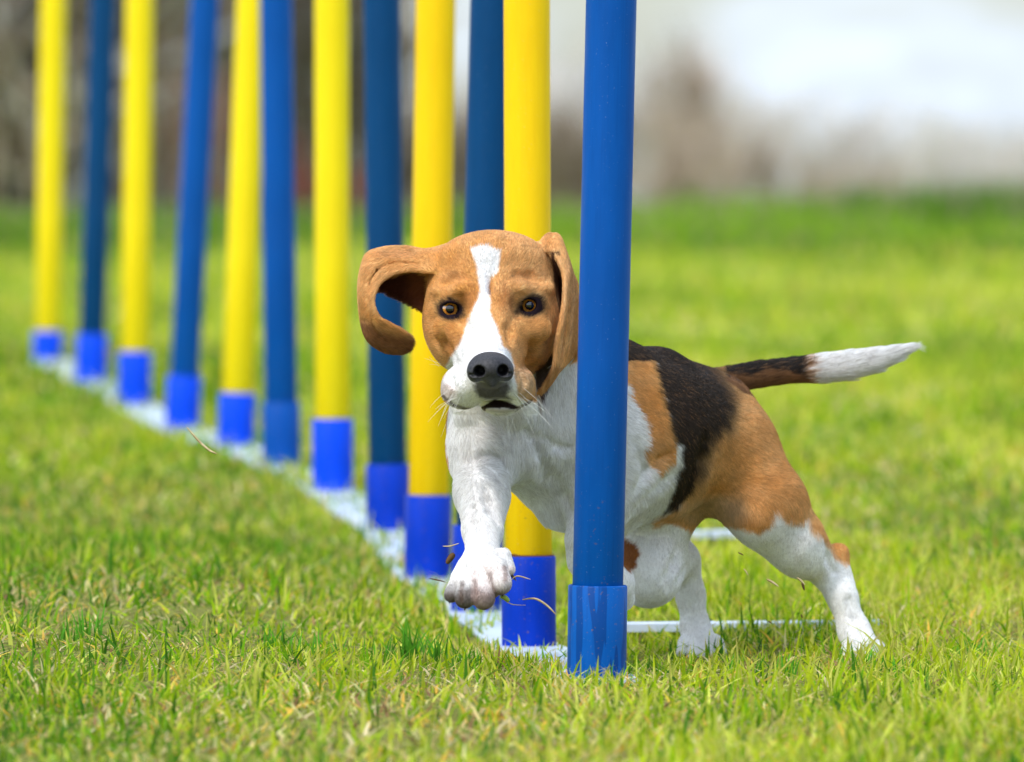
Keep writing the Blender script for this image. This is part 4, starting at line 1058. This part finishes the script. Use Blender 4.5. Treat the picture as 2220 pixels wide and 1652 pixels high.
nv = relax(nv, nq, 1); NN = vnormals(nv, nq)
if np.median(((nv - nv.mean(0)) * NN).sum(1)) < 0: nq = nq[:, ::-1].copy()
nm = NT('nose_leather', .5, .35)
vv = nm.tc('Object'); nm.color(nm.ramp(nm.noise(vv, 500, 4), [(.35, (.014, .013, .015)), (.7, (.045, .042, .046))]))
vo = nm.n.new('ShaderNodeTexVoronoi'); vo.inputs['Scale'].default_value = 1400; nm.l.new(vv, vo.inputs['Vector'])
nm.bump(vo.outputs['Distance'], .5, .0004)
dpart('nose', mesh_np('nose', nv, nq), nm.m)

# --- eyes
em = NT('eye_white', .25, .3); em.color((.12, .09, .085))
im = NT('amber_iris', .12, .8)
t_ = im.n.new('ShaderNodeTexCoord'); vl = im.n.new('ShaderNodeVectorMath'); vl.operation = 'LENGTH'
mpp = im.n.new('ShaderNodeMapping'); mpp.inputs['Scale'].default_value = (1, 0, 1); im.l.new(t_.outputs['Object'], mpp.inputs['Vector']); im.l.new(mpp.outputs[0], vl.inputs[0])
mr = im.n.new('ShaderNodeMath'); mr.operation = 'MULTIPLY'; mr.inputs[1].default_value = 1 / .0068; im.l.new(vl.outputs['Value'], mr.inputs[0])
irc = im.ramp(mr.outputs[0], [(.5, (.12, .02, .004)), (.66, (.88, .30, .03)), (.88, (.92, .42, .06)), (.98, (.05, .01, .005))])
sn = im.ramp(im.noise(im.tc('Object', (1, .1, 1)), 700, 3), [(.35, .55), (.65, 1.0)])
im.color(im.mix(1.0, irc, sn, 'MULTIPLY'))
pm = simple('pupil_black', (.003, .003, .004), .10, 1.0); pm.node_tree.nodes['Principled BSDF'].inputs['IOR'].default_value = 1.5
im.b.inputs['Coat Weight'].default_value = 1.0; im.b.inputs['Coat IOR'].default_value = 2.4; im.b.inputs['Coat Roughness'].default_value = .08
def cap_mesh(name, R, r, r_in=0.0, bulge=1.0, y_off=0.0, n=40, rings=10):
    """spherical cap facing -Y, lateral radius r (from r_in), on a ball of radius R"""
    prof = np.linspace(r_in, r, rings); a = np.arange(n) * 2 * math.pi / n
    V = np.concatenate([np.stack([q * np.cos(a), np.full(n, -math.sqrt(max(R * R - q * q, 0)) * bulge - y_off), q * np.sin(a)], 1) for q in prof])
    Fq = np.concatenate([np.stack([k * n + np.arange(n), k * n + (np.arange(n) + 1) % n, (k + 1) * n + (np.arange(n) + 1) % n, (k + 1) * n + np.arange(n)], 1) for k in range(rings - 1)])
    return mesh_np(name, V, Fq)
for (ex, ey, ez, tlt) in EYES:
    c = D(ex, ey, ez)
    Re = .0099
    bpy_s = cap_mesh('eye', Re, Re * .9999, 1e-5, rings=16)
    e = link('eye', bpy_s, beagle, em.m); e.location = Vector(c) - bo; e.rotation_euler = (math.radians(2), 0, 0)
    ir = link('iris', cap_mesh('iris', Re, .0068, .0037, y_off=.0003), e, im.m)
    pu = link('pupil', cap_mesh('pupil', Re, .0039, 1e-5, y_off=.0004), e, pm)
# --- claws on the standing feet and the raised paw
cm = simple('dark_claw', (.05, .035, .03), .35)
def claw(px, py, z, dv, L=.005, r=.0015):
    a = D(px, py, z); dv = np.array(dv, float); dv /= np.linalg.norm(dv)
    s = np.cross(dv, [0.1, .3, 1]); s /= np.linalg.norm(s); u = np.cross(s, dv)
    V = []
    for k, (t, q) in enumerate(((0, 1), (.4, .85), (.75, .5), (1, .05))):
        c = a + dv * L * t + np.array([0, 0, -1]) * L * .35 * t * t
        V += [c + (s * math.cos(x) + u * math.sin(x)) * r * q for x in np.arange(8) * math.pi / 4]
    i = np.arange(8); j = (i + 1) % 8
    Fq = np.concatenate([np.stack([k * 8 + i, k * 8 + j, (k + 1) * 8 + j, (k + 1) * 8 + i], 1) for k in range(3)])
    dpart('claw', mesh_np('claw', np.array(V), Fq), cm)
for q in ((975, 1300, -15.8), (1008, 1316, -16.8), (1052, 1314, -17.0), (1090, 1286, -16.4)): claw(*q, (-.1, -.5, -.8), .0028, .0013)
claw(1108, 1246, -13.8, (.8, -.2, -.6), .006, .0016)
for x, y, z in ((1832, 1446, 17), (1855, 1452, 15.6), (1881, 1452, 15.5), (1904, 1443, 16.6)): claw(x, y, z, (.05, -1, -.25))
for x, y, z in ((1484, 1418, 21), (1508, 1425, 19.8), (1535, 1425, 19.6), (1560, 1416, 20.8)): claw(x, y, z, (.05, -1, -.25))

# ------------------------------------------------------------------ torn grass and soil flying about
sm = NT('dry_straw', .7, .2)
sm.color(sm.ramp(sm.noise(sm.tc('Object'), 120, 3), [(.35, (.42, .28, .12)), (.65, (.78, .62, .36))]))
dirt = simple('brown_seed', (.13, .07, .03), .8, .1); grn = simple('torn_green_blade', (.30, .42, .05), .5)
def stalk(name, pts, w, mat, label, cat, group):
    """slightly folded blade along pixel points"""
    p = np.array([D(*q) for q in pts]); m = 14
    c = np.array([cr(p, t) for t in np.linspace(0, len(p) - 1, m)]); c0 = c.mean(0)
    V = []
    for i in range(m):
        t = c[min(i + 1, m - 1)] - c[max(i - 1, 0)]; t /= np.linalg.norm(t)
        s = np.cross(t, [0, 1, 0]); s /= np.linalg.norm(s) + 1e-9
        ww = w * (math.sin(math.pi * (i + .4) / (m - .2)) ** .6 * .9 + .1)
        V += [c[i] - s * ww - c0, c[i] + np.array([0, -1, 0]) * ww * .7 - c0, c[i] + s * ww - c0, c[i] + np.array([0, 1, 0]) * ww * .25 - c0]
    k = np.arange(m - 1)[:, None] * 4
    Fq = np.concatenate([k + [q, (q + 1) % 4, 4 + (q + 1) % 4, 4 + q] for q in range(4)])
    o = link(name, mesh_np(name, np.array(V), Fq), None, mat); o.location = c0
    tag(o, label, cat, group)
gF = 'torn grass bits flying round the dog'
stalk('straw_blade', [(405, 926, 3), (430, 955, 3), (452, 975, 3), (470, 984, 3)], .0011, sm.m, 'long pale straw blade hanging in front of a far blue pole foot', 'straw', gF)
stalk('straw_blade', [(1108, 1258, -14), (1122, 1249, -14), (1150, 1256, -14)], .0006, sm.m, 'short straw stem sticking out from the dew claw of the raised paw', 'straw', gF)
stalk('straw_blade', [(1132, 1300, -12), (1160, 1298, -12), (1185, 1312, -12), (1205, 1332, -12)], .0010, sm.m, 'curved golden straw in front of the second pole foot', 'straw', gF)
stalk('straw_blade', [(960, 1184, -8), (975, 1184, -8), (995, 1178, -8)], .0006, sm.m, 'thin straw left of the raised forearm', 'straw', gF)
stalk('straw_blade', [(1090, 1299, -12), (1110, 1310, -12), (1140, 1312, -12)], .0004, sm.m, 'hair thin stem trailing below the raised paw', 'straw', gF)
stalk('green_blade', [(1085, 1293, -16), (1095, 1296, -16), (1104, 1304, -16)], .0022, grn, 'stubby yellow green blade stuck under the raised paw', 'grass blade', gF)
stalk('soil_crumb', [(985, 1200, -6), (978, 1208, -6), (968, 1222, -6)], .0028, dirt, 'brown crumb of soil flying left of the raised paw', 'soil crumb', gF)
for q, (x, y, dx, dy, lb, w, mt) in enumerate(((1600, 1198, 12, 6, 'small brown seed husk beneath the dog belly', .0006, dirt), (1612, 1233, 10, 14, 'faint pale husk beneath the belly', .0005, sm.m),
        (1662, 1256, 26, 16, 'brown and white husk in front of the outer hind shin', .0011, sm.m), (1727, 1252, 18, 16, 'pale husk touching the outer hind shin', .001, sm.m),
        (1738, 1264, 6, 16, 'brown husk hanging just below the outer hind shin', .0011, dirt), (1736, 1332, 4, 8, 'tiny brown crumb between the hind legs', .0006, dirt),
        (1665, 1346, 8, 6, 'tiny dark crumb low between the hind legs', .0005, dirt), (930, 1254, 36, 8, 'thin brown stem over the grass left of the paw', .0006, dirt))):
    stalk('seed_husk', [(x, y, 4 if x > 1200 else 0), (x + dx * .5, y + dy * .4, 4 if x > 1200 else 0), (x + dx, y + dy, 4 if x > 1200 else 0)], w, mt, lb, 'husk', gF)
